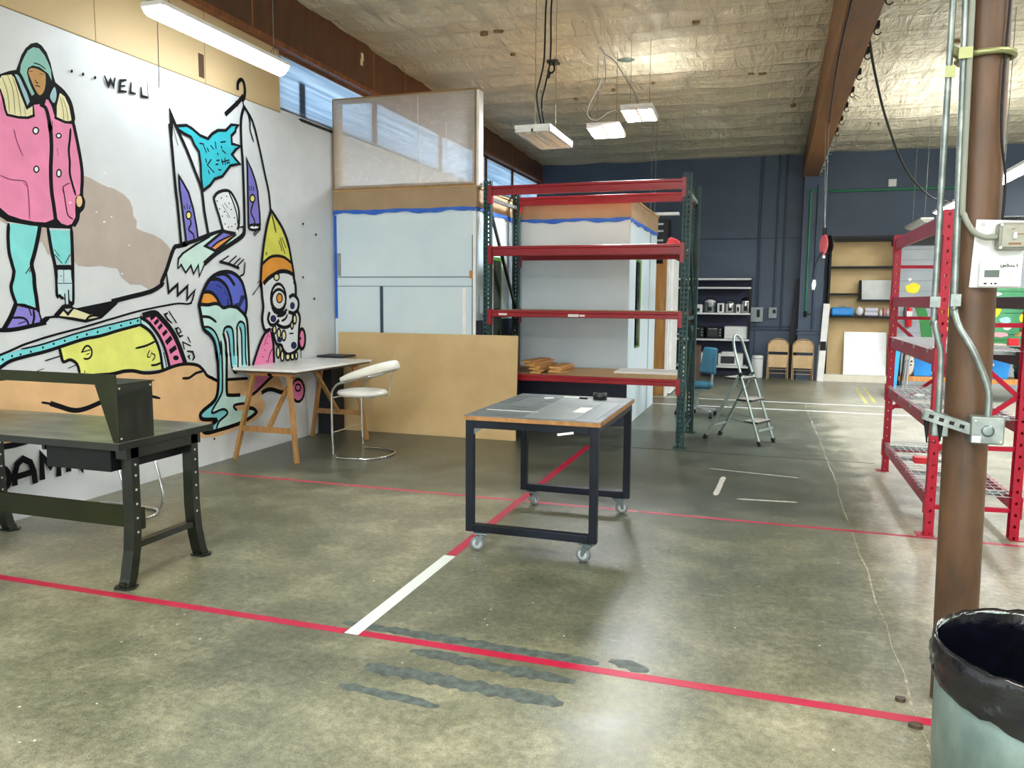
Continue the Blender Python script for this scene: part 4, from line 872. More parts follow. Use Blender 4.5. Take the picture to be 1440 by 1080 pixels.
for i in range(gx + 1):
    for j in range(gz + 1):
        u, w_ = i / gx, j / gz; d = .004 * math.sin(9 * u + 3 * w_) + .012 * max(0, u - .55) * max(0, .5 - w_) * 4 * math.sin(60 * u - 38 * w_)
        mb.v.append((x0 + .02 + (x1 - x0 - .04) * u, F1 - .004 - abs(d), z0 + .02 + (z1 - z0 - .04) * w_))
for i in range(gx):
    for j in range(gz): a = i * (gz + 1) + j; mb.f.append([a, a + 1, a + gz + 2, a + gz + 1]); mb.m.append(0); mb.sm.append(True)
mb.build('plastic_film', film(), t, label='clear wrinkled plastic film')
mb = MB(); mb.box(-3.93, -3.922, F1 - .012, F1 - .009, z0 + .05, z1 - .05); mb.box(-3.58, -3.574, F1 - .012, F1 - .009, z0 + .3, z1 - .35); mb.build('film_crease', M('film_crease', 'cfcfcf', .4), t)
# things left on the booth roof
mb = MB(); mb.box(-3.62, -3.2, 11.0, 11.5, 2.8525, 2.95); mb.v = [(x + (.05 if z > 2.9 else 0), y, z) for x, y, z in mb.v]; tag(mb.build('folded_cloth', M('pink_cloth', 'd49a9e', .8, 0, 'e0b0b4', 5), bevel=.02), 'folded pink cloth lying on the booth roof', 'cloth')
tag(MB().box(-3.72, -3.55, 10.1, 10.4, 2.8525, 3.0).build('black_bag', M('bag_black', '1c1e26', .7), bevel=.04), 'black bag on the booth roof beside the pink cloth', 'bag')
tag(MB().box(-3.98, -3.8, 10.1, 10.4, 2.8525, 2.98).build('yellow_box', M('mustard_box', 'b49a3c', .6), bevel=.01), 'mustard coloured box on the booth roof left of the black bag', 'box')
# black box under the desk, next to the wall
t = thing('storage_crate', 'black flat crate standing between the white desk and the leaning plywood sheet', 'crate', (-4.93, 8.0, 0))
MB().box(-5.04, -4.86, 8.02, 8.3, 0, .9).build('carcass', M('crate_black', '15171f', .6), t); MB().box(-5.045, -4.7, 8.015, 8.31, .905, .925).build('lid', M('crate_lid', '20222c', .5), t)
# plywood sheet
t = MB(); t.box(-4.98, -2.69, 8.335, 8.353, 0, 1.19); Rm = Matrix.Translation((0, 8.34, 0)) @ Matrix.Rotation(-.055, 4, 'X') @ Matrix.Translation((0, -8.34, 0)); t.rot(Rm)
tag(t.build('plywood_sheet', m_ply), 'large tan plywood sheet leaning upright in front of the booth', 'board')

# ------------------------------------------------------------------ pallet rack
rk = thing('pallet_rack', 'tall pallet rack with green uprights and red beams in front of the booth', 'rack', (-2.0, 9.1, 0))
XL, XR, YF, YB = -3.115, -.885, 8.57, 9.63
for i, (x, y, fy) in enumerate(((XL, YF, 1), (XR, YF, 1), (XL, YB, -1), (XR, YB, -1))):
    mb = MB(); h = 2.93
    mb.perf(x - .042, x + .042, .01, h, y - .035 * fy, [x - .019, x + .019], .051, .014, .026)
    mb.add([(x - .042, y - .035 * fy, .01), (x - .042, y + .035 * fy, .01), (x - .042, y + .035 * fy, h), (x - .042, y - .035 * fy, h)], [(0, 1, 2, 3)])
    mb.add([(x + .042, y - .035 * fy, .01), (x + .042, y + .035 * fy, .01), (x + .042, y + .035 * fy, h), (x + .042, y - .035 * fy, h)], [(0, 1, 2, 3)])
    mb.add([(x - .042, y + .035 * fy, .01), (x - .02, y + .035 * fy, .01), (x - .02, y + .035 * fy, h), (x - .042, y + .035 * fy, h)], [(0, 1, 2, 3)])
    mb.add([(x + .042, y + .035 * fy, .01), (x + .02, y + .035 * fy, .01), (x + .02, y + .035 * fy, h), (x + .042, y + .035 * fy, h)], [(0, 1, 2, 3)])
    p = mb.build('upright', m_teal, rk, solid=.003)
    MB().box(x - .07, x + .07, y - .06, y + .06, .0005, .01).build('foot_plate', m_teal, p)
for x in (XL, XR):
    for z in (.18, 1.4, 2.74): MB().bar((x, YF, z), (x, YB, z), .035, .04).build('cross_brace', m_teal if z < 2 else m_galv, rk)
    for a, b_ in ((2.7, 1.46), (.22, 1.34)): MB().bar((x, YF, a), (x, YB, b_), .03, .035).build('diagonal_brace', m_teal if x > -2 else m_blktar, rk)
def rbeam(x0, x1, y, z0, z1, fy):
    mb = MB(); mb.box(x0 + .045, x1 - .045, y - .03, y + .02, z0, z1 - .03); mb.box(x0 + .045, x1 - .045, y - .03 if fy > 0 else y - .03 + .0, y, z1 - .031, z1)
    b = mb.build('beam', m_rackred, rk, bevel=.006)
    for x in (x0, x1):
        s = 1 if x == x0 else -1
        mb = MB(); mb.box(x + s * .046, x + s * .052, y - .035, y + .03, z0 - .09, z1 + .01); mb.box(x + s * .012, x + s * .056, y - .046 * fy, y - .04 * fy, z0 - .09, z1 + .01)
        e = mb.build('end_connector', m_rackred, b)
for (z0, z1) in ((2.765, 2.87), (2.085, 2.195), (1.395, 1.472), (.67, .745)):
    rbeam(XL, XR, YF, z0, z1, 1); rbeam(XL, XR, YB, z0, z1, -1)
for z in (2.165, 1.442, .715):
    MB().box(XL + .06, XR - .06, YF, YB, z, z + .03).build('shelf_deck', m_chip, rk)
mb = MB(); mb.box(-2.15, -2.03, YF - .033, YF - .03, 1.405, 1.435); mb.box(-2.97, -2.87, YF - .033, YF - .03, 1.415, 1.435); mb.box(-2.02, -1.96, YF - .033, YF - .03, 1.41, 1.43); mb.build('load_sticker', M('sticker_white', 'e0dede', .5), rk)
# planks stacked on the bottom deck
m_plank = M('oak_flooring', 'b98446', .55, 0, 'd0a062', 3, (1, .3, 1), .03, 30); zd = .7455
def plank(x, y, z, ang, lab, ln=.62, w=.125):
    mb = MB(); mb.box(-w / 2, w / 2, -ln / 2, ln / 2, 0, .02); mb.box(w / 2, w / 2 + .006, -ln / 2, ln / 2, .006, .012)
    o = mb.build('floor_plank', m_plank, loc=(0, 0, 0), bevel=.0015); o.location = (x, y, z); o.rotation_euler = (0, 0, ang)
    return tag(o, lab, 'plank', 'oak planks stacked on the rack')
ord_ = ['bottom', 'second from the bottom', 'third from the bottom', 'fourth from the bottom', 'fifth from the bottom', 'sixth from the bottom', 'topmost']
for k in range(7):
    plank(-2.53 + (-.022, .03, -.015, .01, -.03, -.01, -.035)[k] - .012 * k, 8.98 + (.0, .04, -.02, .05, -.03, .02, -.06)[k] * .6, zd + .0005 + k * .0207, (-.06, -.14, -.05, -.12, -.1, -.16, -.2)[k] * .6, 'oak floor plank, %s in the taller left pile on the rack' % ord_[k])
for k in range(4):
    plank(-2.335 + (.01, -.01, .012, -.005)[k], 8.98 + (.02, -.03, .03, 0)[k], zd + .0005 + k * .0207, (-.05, .03, -.02, .02)[k], 'oak floor plank, %s in the lower right pile on the rack' % (ord_[k] if k < 3 else 'topmost'), .6, .14)
tag(MB().box(-1.72, -.97, 9.06, 9.58, zd, zd + .02).build('lit_deck_patch', m_white, bevel=.002), 'bright patch standing for light on the right end of the bottom rack deck', 'board')  # white slab added in place of light falling on the deck
mb = MB(); mb.prism([(-1.22, 2.1955), (-1.0, 2.1955), (-1.06, 2.3), (-1.16, 2.33)], 1, 9.35, 9.5); tag(mb.build('red_bag', M('red_cloth', 'c03848', .7), bevel=.02), 'small red bag on the second rack deck from the top', 'bag')

# ------------------------------------------------------------------ rolling table
ct = thing('rolling_table', 'black steel frame work table on casters with worn plywood top', 'table', (-1.375, 5.16, 0))
X0, X1, Y0, Y1 = -1.8, -.95, 4.55, 5.76
for x in (X0, X1 - .05):
    for y in (Y0, Y1 - .05): MB().box(x, x + .05, y, y + .05, .122, .842).build('leg', m_navyblk, ct, bevel=.004)
for y in (Y0, Y1 - .05): MB().box(X0 + .05, X1 - .05, y, y + .05, .122, .172).build('bottom_rail', m_navyblk, ct, bevel=.004)
mb = MB()
for y in (Y0, Y1 - .05): mb.box(X0 + .05, X1 - .05, y, y + .05, .792, .842)
for x in (X0, X1 - .05): mb.box(x, x + .05, Y0 + .05, Y1 - .05, .792, .842)
mb.build('top_frame', m_navyblk, ct, bevel=.004)
mb = MB(); mb.box(X0 - .01, X1 + .015, Y0 - .01, Y1 + .01, .8425, .868); mb.cur = 1; mb.box(X0 - .006, X1 + .011, Y0 - .006, Y1 + .006, .868, .872)
mb.build('table_top', [M('worn_ply_edge', 'a87c48', .6, 0, '8c6438', 20), M('scuffed_grey_laminate', '3f4c50', .4, 0, '66757a', 4, (1, 2.5, 1), detail=8)], ct)
mb = MB(); mb.prism([(X0 + .05, .79), (X0 + .11, .79), (X0 + .05, .75)], 1, Y0 + .02, Y0 + .026); mb.build('gusset', m_galv, ct)
mb = MB(); mb.bar((-1.2, Y0 - .003, .783), (-1.1, Y0 - .003, .8), .004, .014); mb.build('paint_drip', m_white, ct, label='white paint smear')
m_wheel = M('caster_grey_rubber', '6c767a', .5); m_fork = M('caster_steel', '7c8a8e', .35, .8)
def caster(px, py, ang):
    mb = MB(); mb.box(-.045, .045, -.035, .035, .112, .1215); mb.cyl((0, 0, .1), (0, 0, .112), .028, 14)
    for s in (-1, 1): mb.prism([(-.028, .1), (.028, .1), (.035, .05), (.03, .036), (.018, .036), (-.012, .09)], 1, s * .021 - .0015, s * .021 + .0015)
    Rm = Matrix.Translation((px, py, 0)) @ Matrix.Rotation(ang, 4, 'Z'); mb.rot(Rm); c = mb.build('caster', m_fork, ct)
    w = MB(); w.lathe([(.012, -.014), (.04, -.016), (.045, -.011), (.046, 0), (.045, .011), (.04, .016), (.012, .014)], n=24)
    w.rot(Rm @ Matrix.Translation((.024, 0, .0465)) @ Matrix.Rotation(PI / 2, 4, 'X')); w.build('wheel', m_wheel, c)
    h = MB(); h.lathe([(0, -.017), (.028, -.017), (.03, -.015), (.03, .015), (.028, .017), (0, .017)], n=18); h.cyl((0, 0, -.021), (0, 0, .021), .012, 12); h.rot(Rm @ Matrix.Translation((.024, 0, .0465)) @ Matrix.Rotation(PI / 2, 4, 'X')); h.build('hub', M('caster_hub_pale', 'b0b8ba', .4), c)
    MB().cyl((px, py, .12), (px, py, .16), .006, 8).build('bolt', m_galv, c)
caster(X0 + .1, Y0 + .02, PI + .15); caster(X1 - .06, Y0 + .02, -.2 + PI); caster(X0 + .1, Y1 - .03, PI / 2 - .2); caster(X1 - .08, Y1 - .03, .4)
ZT = .872
tag(MB().lathe([(.036, 0), (.05, .002), (.05, .048), (.036, .05), (.034, .025), (.036, 0)], (-1.165, 5.62, ZT), 28).build('tape_roll', M('black_tape', '15171c', .4)), 'roll of black tape standing on the back right of the rolling table', 'tape roll')
def flat(name, x, y, w, l, ang, mat, lab, cat, h=.0015, z=ZT):
    o = MB().box(-w / 2, w / 2, -l / 2, l / 2, 0, h).build(name, mat, loc=(0, 0, 0)); o.location = (x, y, z); o.rotation_euler = (0, 0, ang); return tag(o, lab, cat)
flat('metal_sheet', -1.27, 5.1, .33, 1.02, .0, M('pale_sheet', '7c898c', .35, .2, '8c999c', 3), 'pale grey sheet lying along the middle of the rolling table', 'sheet')
flat('metal_sheet', -1.6, 5.3, .17, .5, -.05, M('dull_sheet', '66757a', .35, .2, '748388', 4), 'narrow dull grey sheet on the left of the rolling table', 'sheet')
flat('metal_sheet', -1.0395, 5.0, .12, .9, 0, M('mid_sheet', '68777c', .35, .2, '748388', 4), 'long grey strip along the right edge of the rolling table', 'sheet')
flat('paper_card', -1.155, 5.02, .08, .24, -.02, m_white, 'white card lying on the grey sheet near the tape roll', 'card', .001, ZT + .0016)
flat('masking_strip', -1.58, 4.83, .36, .022, -.03, m_white, 'long white strip across the front left of the rolling table', 'strip', .0015, ZT + .0001)
mb = MB(); mb.cyl((-1.43, 5.6, ZT + .008), (-1.31, 5.585, ZT + .008), .007, 10); mk = mb.build('marker_pen', m_whitepl); tag(mk, 'white marker pen with black cap on the back of the rolling table', 'pen')
mb = MB(); mb.cyl((-1.31, 5.585, ZT + .008), (-1.25, 5.578, ZT + .008), .0075, 10); c = mb.build('cap', m_black, mk)
mb = MB(); mb.bar((-1.56, 5.52, ZT + .004), (-1.5, 5.56, ZT + .004), .02, .006); tag(mb.build('tape_scrap', m_white), 'small white scrap at the back left of the rolling table', 'scrap')

# ------------------------------------------------------------------ workbench
wbn = thing('workbench', 'dark green steel workbench with riser shelf in front of the mural', 'workbench', (-4.15, 3.63, 0))
BX0, BX1, BY0, BY1 = -5.02, -3.265, 3.25, 4.0
mb = MB(); mb.box(BX0, BX1, BY0, BY1, .778, .816); mb.cur = 1; mb.box(BX0 + .004, BX1 - .004, BY0 + .004, BY1 - .004, .816, .8175)
mb.build('bench_top', [m_blktar, M('worn_bench_top', '474f3e', .32, 0, '7a8070', 2.6, (1, 2.5, 1), .03, 25, 8)], wbn, bevel=.004)
def bleg(x, y, s):
    """flared pressed-steel leg; s = side it flares to"""
    mb = MB(); prof = [(0, .775), (0, .35), (s * .012, .2), (s * .045, .05), (s * .062, .012)]
    for (a, b_) in zip(prof, prof[1:]):
        ya, za = a; yb, zb = b_
        for k, (dx0, dx1, dy0, dy1) in enumerate(((-.035, .035, -.028, -.022), (-.035, .035, .022, .028), (.029, .035, -.022, .022))):
            v = []
            for (yy, zz) in ((ya, za), (yb, zb)): v += [(x + dx0, y + yy + dy0, zz), (x + dx1, y + yy + dy0, zz), (x + dx1, y + yy + dy1, zz), (x + dx0, y + yy + dy1, zz)]
            mb.add(v, [(0, 1, 5, 4), (1, 2, 6, 5), (2, 3, 7, 6), (3, 0, 4, 7), (0, 3, 2, 1), (4, 5, 6, 7)])
    l = mb.build('leg', m_blktar, wbn)
    f = MB(); f.prism([(x - .045, y + s * .02), (x + .045, y + s * .02), (x + .065, y + s * .075), (x + .04, y + s * .115), (x - .04, y + s * .115), (x - .065, y + s * .075)], 2, .0005, .012); f.box(x - .02, x + .02, y + s * .03, y + s * .1, .012, .035); f.build('foot', m_blktar, l, bevel=.003)
    h = MB()
    for z in (.3, .38, .46, .54, .62, .68): h.cyl((x + .0345, y, z), (x + .037, y, z), .007, 8)
    h.build('bolt_hole', M('bright_bolt', 'c8ccc4', .4, .5), l)
bleg(-3.315, 3.375, -1); bleg(-3.315, 3.845, 1); bleg(-4.9, 3.375, -1); bleg(-4.9, 3.845, 1)
MB().box(-4.93, -3.285, 3.41, 3.44, .305, .425).build('stringer', m_olive, wbn, bevel=.004)
MB().box(-3.34, -3.29, 3.4, 3.82, .205, .24).build('end_brace', m_blktar, wbn); MB().box(-4.92, -4.88, 3.4, 3.82, .205, .24).build('end_brace', m_blktar, wbn)
for xa in (-3.36, -4.94): MB().box(xa, xa + .08, 3.32, 3.9, .715, .7775).build('top_bracket', m_blktar, wbn, bevel=.004)
d = MB().box(-3.83, -3.375, 3.3, 3.85, .645, .77).build('drawer', m_black, wbn, bevel=.006); MB().box(-3.86, -3.84, 3.3, 3.85, .74, .777).build('drawer_runner', m_blktar, wbn)
mb = MB(); mb.cyl((-3.6, 3.852, .705), (-3.6, 3.88, .705), .01); mb.build('drawer_pull', m_galv, d)
rs = MB(); rs.box(BX0, -3.27, 3.262, 3.53, 1.128, 1.134); rs.build('riser_shelf', m_olive, wbn)
MB().box(BX0, -3.27, 3.256, 3.262, 1.128, 1.186).build('riser_lip', m_olive, wbn)
for (xa, s) in ((-3.276, -1), (BX0 + .006, 1)):
    e = MB(); e.box(xa - .003, xa + .003, 3.262, 3.515, .8185, 1.128); p = e.build('riser_end', m_blktar, wbn)
    g = MB(); xe = xa + s * .003; g.prism([(xe, .8185), (xe + s * .03, .8185), (xe + s * .14, 1.128), (xe, 1.128)], 1, 3.262, 3.266); g.build('riser_flange', m_olive, p)
    b_ = MB()
    for (y, z) in ((3.28, 1.11), (3.5, 1.11), (3.28, .84)): b_.cyl((xa + .003, y, z), (xa + .006, y, z), .006, 8)
    b_.build('screw', M('bright_bolt', 'c8ccc4', .4, .5), p)

# ------------------------------------------------------------------ trestle desk
dk = thing('trestle_desk', 'white topped desk on wooden trestle legs beside the mural', 'desk', (-4.7, 7.25, 0))
MB().box(-5.045, -4.32, 6.49, 8.01, .877, .9).build('desk_top', M('white_laminate', 'e6e8e6', .25), dk, bevel=.003)
m_tr = M('varnished_pine', '9c7240', .4, 0, 'b08450', 4, (7, 7, .6), coat=.2)
mb = MB(); mb.box(-5.02, -4.345, 6.5, 8.0, .857, .877); mb.build('underframe', M('dark_ply_edge', '4a3a2c', .5), dk)
for (yt, yb) in ((6.56, 6.43), (7.8, 7.82)):
    for (xt, xb) in ((-4.845, -5.0), (-4.445, -4.29)): MB().bar((xt, yt, .856), (xb, yb, 0.001), .034, .05, (0, 1, 0)).build('leg', m_tr, dk, bevel=.003)
    f = .36; ym = yb + (yt - yb) * f; MB().bar((-5.0 + .155 * f, ym, .305), (-4.29 - .155 * f, ym, .305), .03, .055).build('crossbar', m_tr, dk)
    MB().box(-4.9, -4.39, yt - .03, yt + .03, .83, .8565).build('trestle_head', m_tr, dk)
MB().bar((-4.645, 6.49, .31), (-4.645, 6.98, .85), .03, .04, (1, 0, 0)).build('diagonal_brace', m_tr, dk); MB().bar((-4.645, 7.8, .31), (-4.645, 7.3, .85), .03, .04, (1, 0, 0)).build('diagonal_brace', m_tr, dk)
MB().box(-4.67, -4.62, 6.53, 7.83, .83, .8565).build('stretcher', m_tr, dk)

# ------------------------------------------------------------------ cantilever bar stool
m_vinyl = M('white_vinyl', 'dedfd6', .35, 0, 'e8e8e0', 5)
def make_stool(lab):
    t = thing('bar_stool', lab, 'stool', (0, 0, 0))
    r = .011
    # local: x back, y across; uprights at x=0
    loop = [(0, -.3, .035), (0, -.3, .012)] and spline([(0, -.3, .0122), (.2, -.3, .0122), (.36, -.26, .0122), (.45, -.15, .0122), (.475, 0, .0122), (.45, .15, .0122), (.36, .26, .0122), (.2, .3, .0122), (0, .3, .0122)], 5)
    mb = MB(); mb.tube(loop, r, 10); mb.build('floor_loop', m_chrome, t)
    for s in (-1, 1):
        f = MB(); f.tube(spline([(0, s * .3, .012), (-.004, s * .3, .04), (-.012, s * .3, .3), (-.012, s * .3, .6), (.0, s * .3, .685), (.05, s * .3, .745), (.14, s * .295, .775), (.26, s * .28, .81)], 6), r, 10); p = f.build('upright', m_chrome, t)
        w = MB(); w.box(-.012, .03, s * .3 - .012, s * .3 + .012, 0.001, .05); w.build('weld_foot', m_chrome, p)
    mb = MB(); mb.cyl((-.01, -.3, .262), (-.01, .3, .262), .008, 10); mb.build('footrest', m_chrome, t)
    mb = MB(); mb.lathe([(0, .612), (.17, .612), (.215, .622), (.228, .64), (.215, .66), (.15, .674), (0, .678)], (.19, 0, 0), 36); mb.v = [(x if x > .19 else .19 + (x - .19) * 1.25, y * 1.12, z) for x, y, z in mb.v]; mb.build('seat', m_vinyl, t, label='round white padded seat')
    mb = MB(); mb.cyl((-.01, -.3, .61), (-.01, .3, .61), .009, 10); mb.bar((-.01, -.1, .606), (.35, -.1, .606), .03, .012); mb.bar((-.01, .1, .606), (.35, .1, .606), .03, .012); mb.build('seat_support', m_chrome, t)
    # padded back wrapping round
    pts = []; rr = []
    for i in range(25):
        a = -2.05 + 4.1 * i / 24; x = .22 + .3 * math.cos(a); y = .315 * math.sin(a); z = .8 + .095 * (math.cos(a) + .4)
        e = abs(a) / 2.05; pts.append((x, y, z)); rr.append(.05 * (1 - .55 * e ** 2.5))
    mb = MB(); mb.tube(pts, rr, 12, flat=.55); mb.build('backrest', m_vinyl, t, label='white padded wraparound backrest')
    mb = MB(); mb.tube([(x, y, z - q * .92) for (x, y, z), q in zip(pts, rr)], .008, 8); b = mb.build('back_rail', m_chrome, t)
    mb = MB(); mb.cyl((.5, 0, .87), (.47, 0, .62), .006, 8); mb.bar((.47, 0, .62), (.3, 0, .612), .02, .008); mb.build('back_link', m_chrome, t)
    return t
st = make_stool('white padded cantilever stool with chrome legs at the trestle desk')
st.location = (-4.09, 7.07, 0); WL[st.name] = (0, 0, 0)
t = thing('low_stool', 'low chrome framed stool tucked behind the dark green workbench', 'stool', (-4.6, 4.45, 0))
mb = MB(); mb.tube(spline([(-4.86, 4.3, .012), (-4.4, 4.3, .012), (-4.26, 4.36, .012), (-4.215, 4.47, .012), (-4.26, 4.58, .012), (-4.4, 4.64, .012), (-4.86, 4.64, .012)], 5), .012, 10); mb.build('floor_loop', m_chrome, t)
for y in (4.3, 4.64): mb = MB(); mb.tube(spline([(-4.3, y if y > 4.4 else 4.34, .02), (-4.26, y, .12), (-4.3, y, .3), (-4.36, y, .5)], 5), .011, 10); mb.build('upright', m_chrome, t)
mb = MB(); mb.lathe([(0, .5), (.17, .5), (.19, .52), (.18, .55), (0, .56)], (-4.5, 4.47, 0), 28); mb.build('seat', M('black_vinyl', '1c1c20', .4), t)
# ------------------------------------------------------------------ step ladder
ld = thing('step_ladder', 'aluminium step ladder with three treads standing right of the pallet rack', 'ladder', (-.3, 9.25, 0))
m_alu = M('aluminium', '93a6a4', .35, .75, 'a8b8b6', 6); u = V((.9, -.435, 0)).normalized(); w = V((.29, .957, 0)); w = (w - u * w.dot(u)).normalized(); o0 = V((.02, 9.12, 0))
def lp(a, b, z): return tuple(o0 - u * a + w * b + V((0, 0, z)))
hw = .17
path = [lp(0, -hw, .0), lp(.435 * .55, -hw * .86, .66), lp(.37, -hw * .72, 1.02), lp(.405, -hw * .6, 1.13), lp(.43, -hw * .3, 1.195), lp(.435, 0, 1.21), lp(.43, hw * .3, 1.195), lp(.405, hw * .6, 1.13), lp(.37, hw * .72, 1.02), lp(.435 * .55, hw * .86, .66), lp(0, hw, 0)]
mb = MB(); mb.tube([path[0], path[1]] + spline(path[2:9], 4) + [path[9], path[10]], .0145, 10); mb.build('front_rail', m_alu, ld)
for s in (-1, 1):
    MB().bar(lp(.69, s * hw, .0), lp(.3, s * hw * .82, .76), .02, .03).build('rear_leg', m_alu, ld)
    for (a, b_) in ((0, s * hw), (.69, s * hw)): MB().bar(lp(a, b_, 0.0005), lp(a + (.02 if a == 0 else -.02), b_, .05), .036, .04).build('rubber_foot', m_rubber, ld)
    MB().bar(lp(.55, s * hw * .9, .3), lp(.1, s * hw * .95, .23), .006, .012).build('stay_bar', m_alu, ld)
for z, a, dp in ((.26, .095, .17), (.5, .18, .18), (.735, .29, .24)):
    hh = hw * (1 - .2 * z)
    mb = MB(); p = [lp(a - .05, -hh, z), lp(a - .05, hh, z), lp(a + dp - .05, hh, z), lp(a + dp - .05, -hh, z)]
    v = [V(q) for q in p]; mb.add([q - V((0, 0, .022)) for q in v] + v, [(3, 2, 1, 0), (4, 5, 6, 7), (0, 1, 5, 4), (1, 2, 6, 5), (2, 3, 7, 6), (3, 0, 4, 7)])
    t_ = mb.build('tread' if z < .7 else 'platform', M('tread_black', '24282c', .5), ld)
    mb = MB(); mb.add([q + V((0, 0, .001)) for q in v] + [q + V((0, 0, .003)) for q in v], [(3, 2, 1, 0), (4, 5, 6, 7), (0, 1, 5, 4), (1, 2, 6, 5), (2, 3, 7, 6), (3, 0, 4, 7)]); mb.build('tread_mat', M('tread_grey', 'b4b4ae', .5), t_)
MB().bar(lp(.6, -hw * .9, .17), lp(.6, hw * .9, .17), .012, .02).build('rear_crossbar', m_alu, ld); MB().bar(lp(.03, -hw, .17), lp(.03, hw, .17), .012, .025).build('front_crossbar', m_alu, ld)
for s in (-1, 1): mb = MB(); mb.ell(lp(.28, s * hw * .84, .77), (.02, .02, .03), 8); mb.build('hinge', m_black, ld)

# ------------------------------------------------------------------ red wire-deck rack
rr_ = thing('red_rack', 'bright red steel rack with wire decks behind the brown pipe column', 'rack', (1.35, 7.0, 0))
A, B_, Cc, D_ = (1.062, 8.08), (1.064, 5.92), (1.64, 8.14), (1.645, 5.99)
for k, (x, y) in enumerate((A, B_, Cc, D_)):
    fy = 1 if k in (1, 3) else -1; mb = MB(); h = 2.21; s = -1 if k < 2 else 1
    mb.perf(y - .035, y + .035, .006, h, x + s * .0, [y], .08, .014, .02, 'x')
    mb.perf(x - (.0 if s < 0 else .055), x + (.055 if s < 0 else 0), .006, h, y - .035, [x + (.027 if s < 0 else -.027)], .08, .016, .02)
    mb.perf(x - (.0 if s < 0 else .055), x + (.055 if s < 0 else 0), .006, h, y + .035, [x + (.027 if s < 0 else -.027)], .08, .016, .02)
    p = mb.build('upright', m_redrack, rr_, solid=.003); MB().box(x - .05, x + .06, y - .05, y + .05, .0004, .006).build('foot_plate', m_redrack, p)
m_rb = M('shaded_red_beam', '8a1c34', .4, 0, '962a40', 3)  # beam reds are dulled to carry shade in their colour
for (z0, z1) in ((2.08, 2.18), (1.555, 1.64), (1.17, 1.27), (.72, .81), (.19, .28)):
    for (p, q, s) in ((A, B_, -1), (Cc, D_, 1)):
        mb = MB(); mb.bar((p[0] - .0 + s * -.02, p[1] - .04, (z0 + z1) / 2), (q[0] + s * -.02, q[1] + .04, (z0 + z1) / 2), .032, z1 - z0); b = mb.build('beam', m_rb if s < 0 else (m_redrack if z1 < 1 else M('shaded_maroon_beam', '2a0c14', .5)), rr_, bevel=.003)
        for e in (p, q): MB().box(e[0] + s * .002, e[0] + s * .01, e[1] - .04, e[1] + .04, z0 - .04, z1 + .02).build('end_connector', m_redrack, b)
for (p, q) in ((A, Cc), (B_, D_)):
    for z in (1.92, 1.45, .62, .2): MB().bar((p[0] + .03, p[1], z), (q[0] - .03, q[1], z), .025, .03).build('cross_brace', m_redrack, rr_)
    for (a, b_) in ((1.42, .95), (.58, 1.0)): MB().bar((p[0] + .03, p[1], a if p is A else a), (q[0] - .03, q[1], b_), .022, .028).build('diagonal_brace', m_redrack, rr_)
m_wire = M('zinc_wire', 'b4b8bc', .35, .7)
for z in (1.27, .81, .28):
    mb = MB()
    for i in range(11): x = 1.09 + i * .052; mb.bar((x, 6.0, z + .003), (x, 8.05, z + .003), .004, .004)
    for i in range(21): y = 6.0 + i * .1025; mb.bar((1.05, y, z + .007), (1.65, y, z + .007), .004, .004)
    dck = mb.build('wire_deck', m_wire, rr_)
    for i in range(4): y = 6.2 + i * .55; MB().box(1.06, 1.64, y, y + .03, z - .03, z).build('deck_channel', m_galv, rr_)
tag(MB().box(1.16, 1.27, 7.0, 7.1, .292, .34).build('red_clip', m_red), 'small red block lying on the lowest deck of the red rack', 'block')
tag(MB().box(1.25, 1.4, 6.8, 6.95, 1.282, 1.3).build('paper_slip', m_white), 'small white slip lying on the top wire deck of the red rack', 'paper')

# ------------------------------------------------------------------ brown pipe column with its boxes
cx, cy = .758, 3.43
m_rust = M('brown_pipe_paint', '3e2e20', .5, 0, '664a34', 9, (1, 1, .3), .08, 40, 8, .3, .7)
cl = thing('pipe_column', 'brown painted round steel column behind the metal bin', 'column', (cx, cy, 0)); cl.rotation_euler = (0, -.0155, 0)
MB().lathe([(.078, .0), (.078, 4.93)], (cx, cy, 0), 40).build('shaft', m_rust, cl)
mb = MB(); mb.tube([(cx + .093 * math.cos(a * PI / 12), cy + .093 * math.sin(a * PI / 12), 2.505) for a in range(24)], .012, 8, True); mb.bar((cx - .09, cy - .05, 2.51), (cx - .13, cy - .06, 2.53), .02, .03); mb.build('pipe_clamp', M('clamp_zinc', '8f9468', .4, .6), cl)
mb = MB(); mb.tube(spline([(cx + .055, cy - .07, 4.9), (cx + .06, cy - .072, 3.2), (cx + .055, cy - .07, 2.7), (cx + .045, cy - .075, 2.4), (cx + .05, cy - .074, 2.2), (cx + .075, cy - .055, 2.05), (cx + .07, cy - .06, 1.9)], 6), .0045, 6); mb.build('cable', m_black, cl)
cd = thing('electrical_conduit', 'galvanized conduits with junction boxes strapped to the brown column', 'conduit', (.66, 3.36, 0))
yy = 3.345
mb = MB(); mb.tube([(.572, yy + .02, 4.92)] + spline([(.584, yy, 2.7), (.588, yy, 1.62), (.592, yy, 1.53), (.608, yy, 1.46), (.622, yy, 1.39), (.625, yy, 1.17)], 5), .0115, 10); mb.build('conduit', m_galv, cd)
mb = MB(); mb.tube([(.606, yy + .02, 4.92)] + spline([(.626, yy, 2.7), (.652, yy - .005, 1.65), (.656, yy - .01, 1.57), (.672, yy - .035, 1.505), (.718, yy - .05, 1.42), (.762, yy - .05, 1.32), (.779, yy - .05, 1.26), (.781, yy - .05, 1.18)], 6), .0125, 10); mb.build('conduit', m_galv, cd)
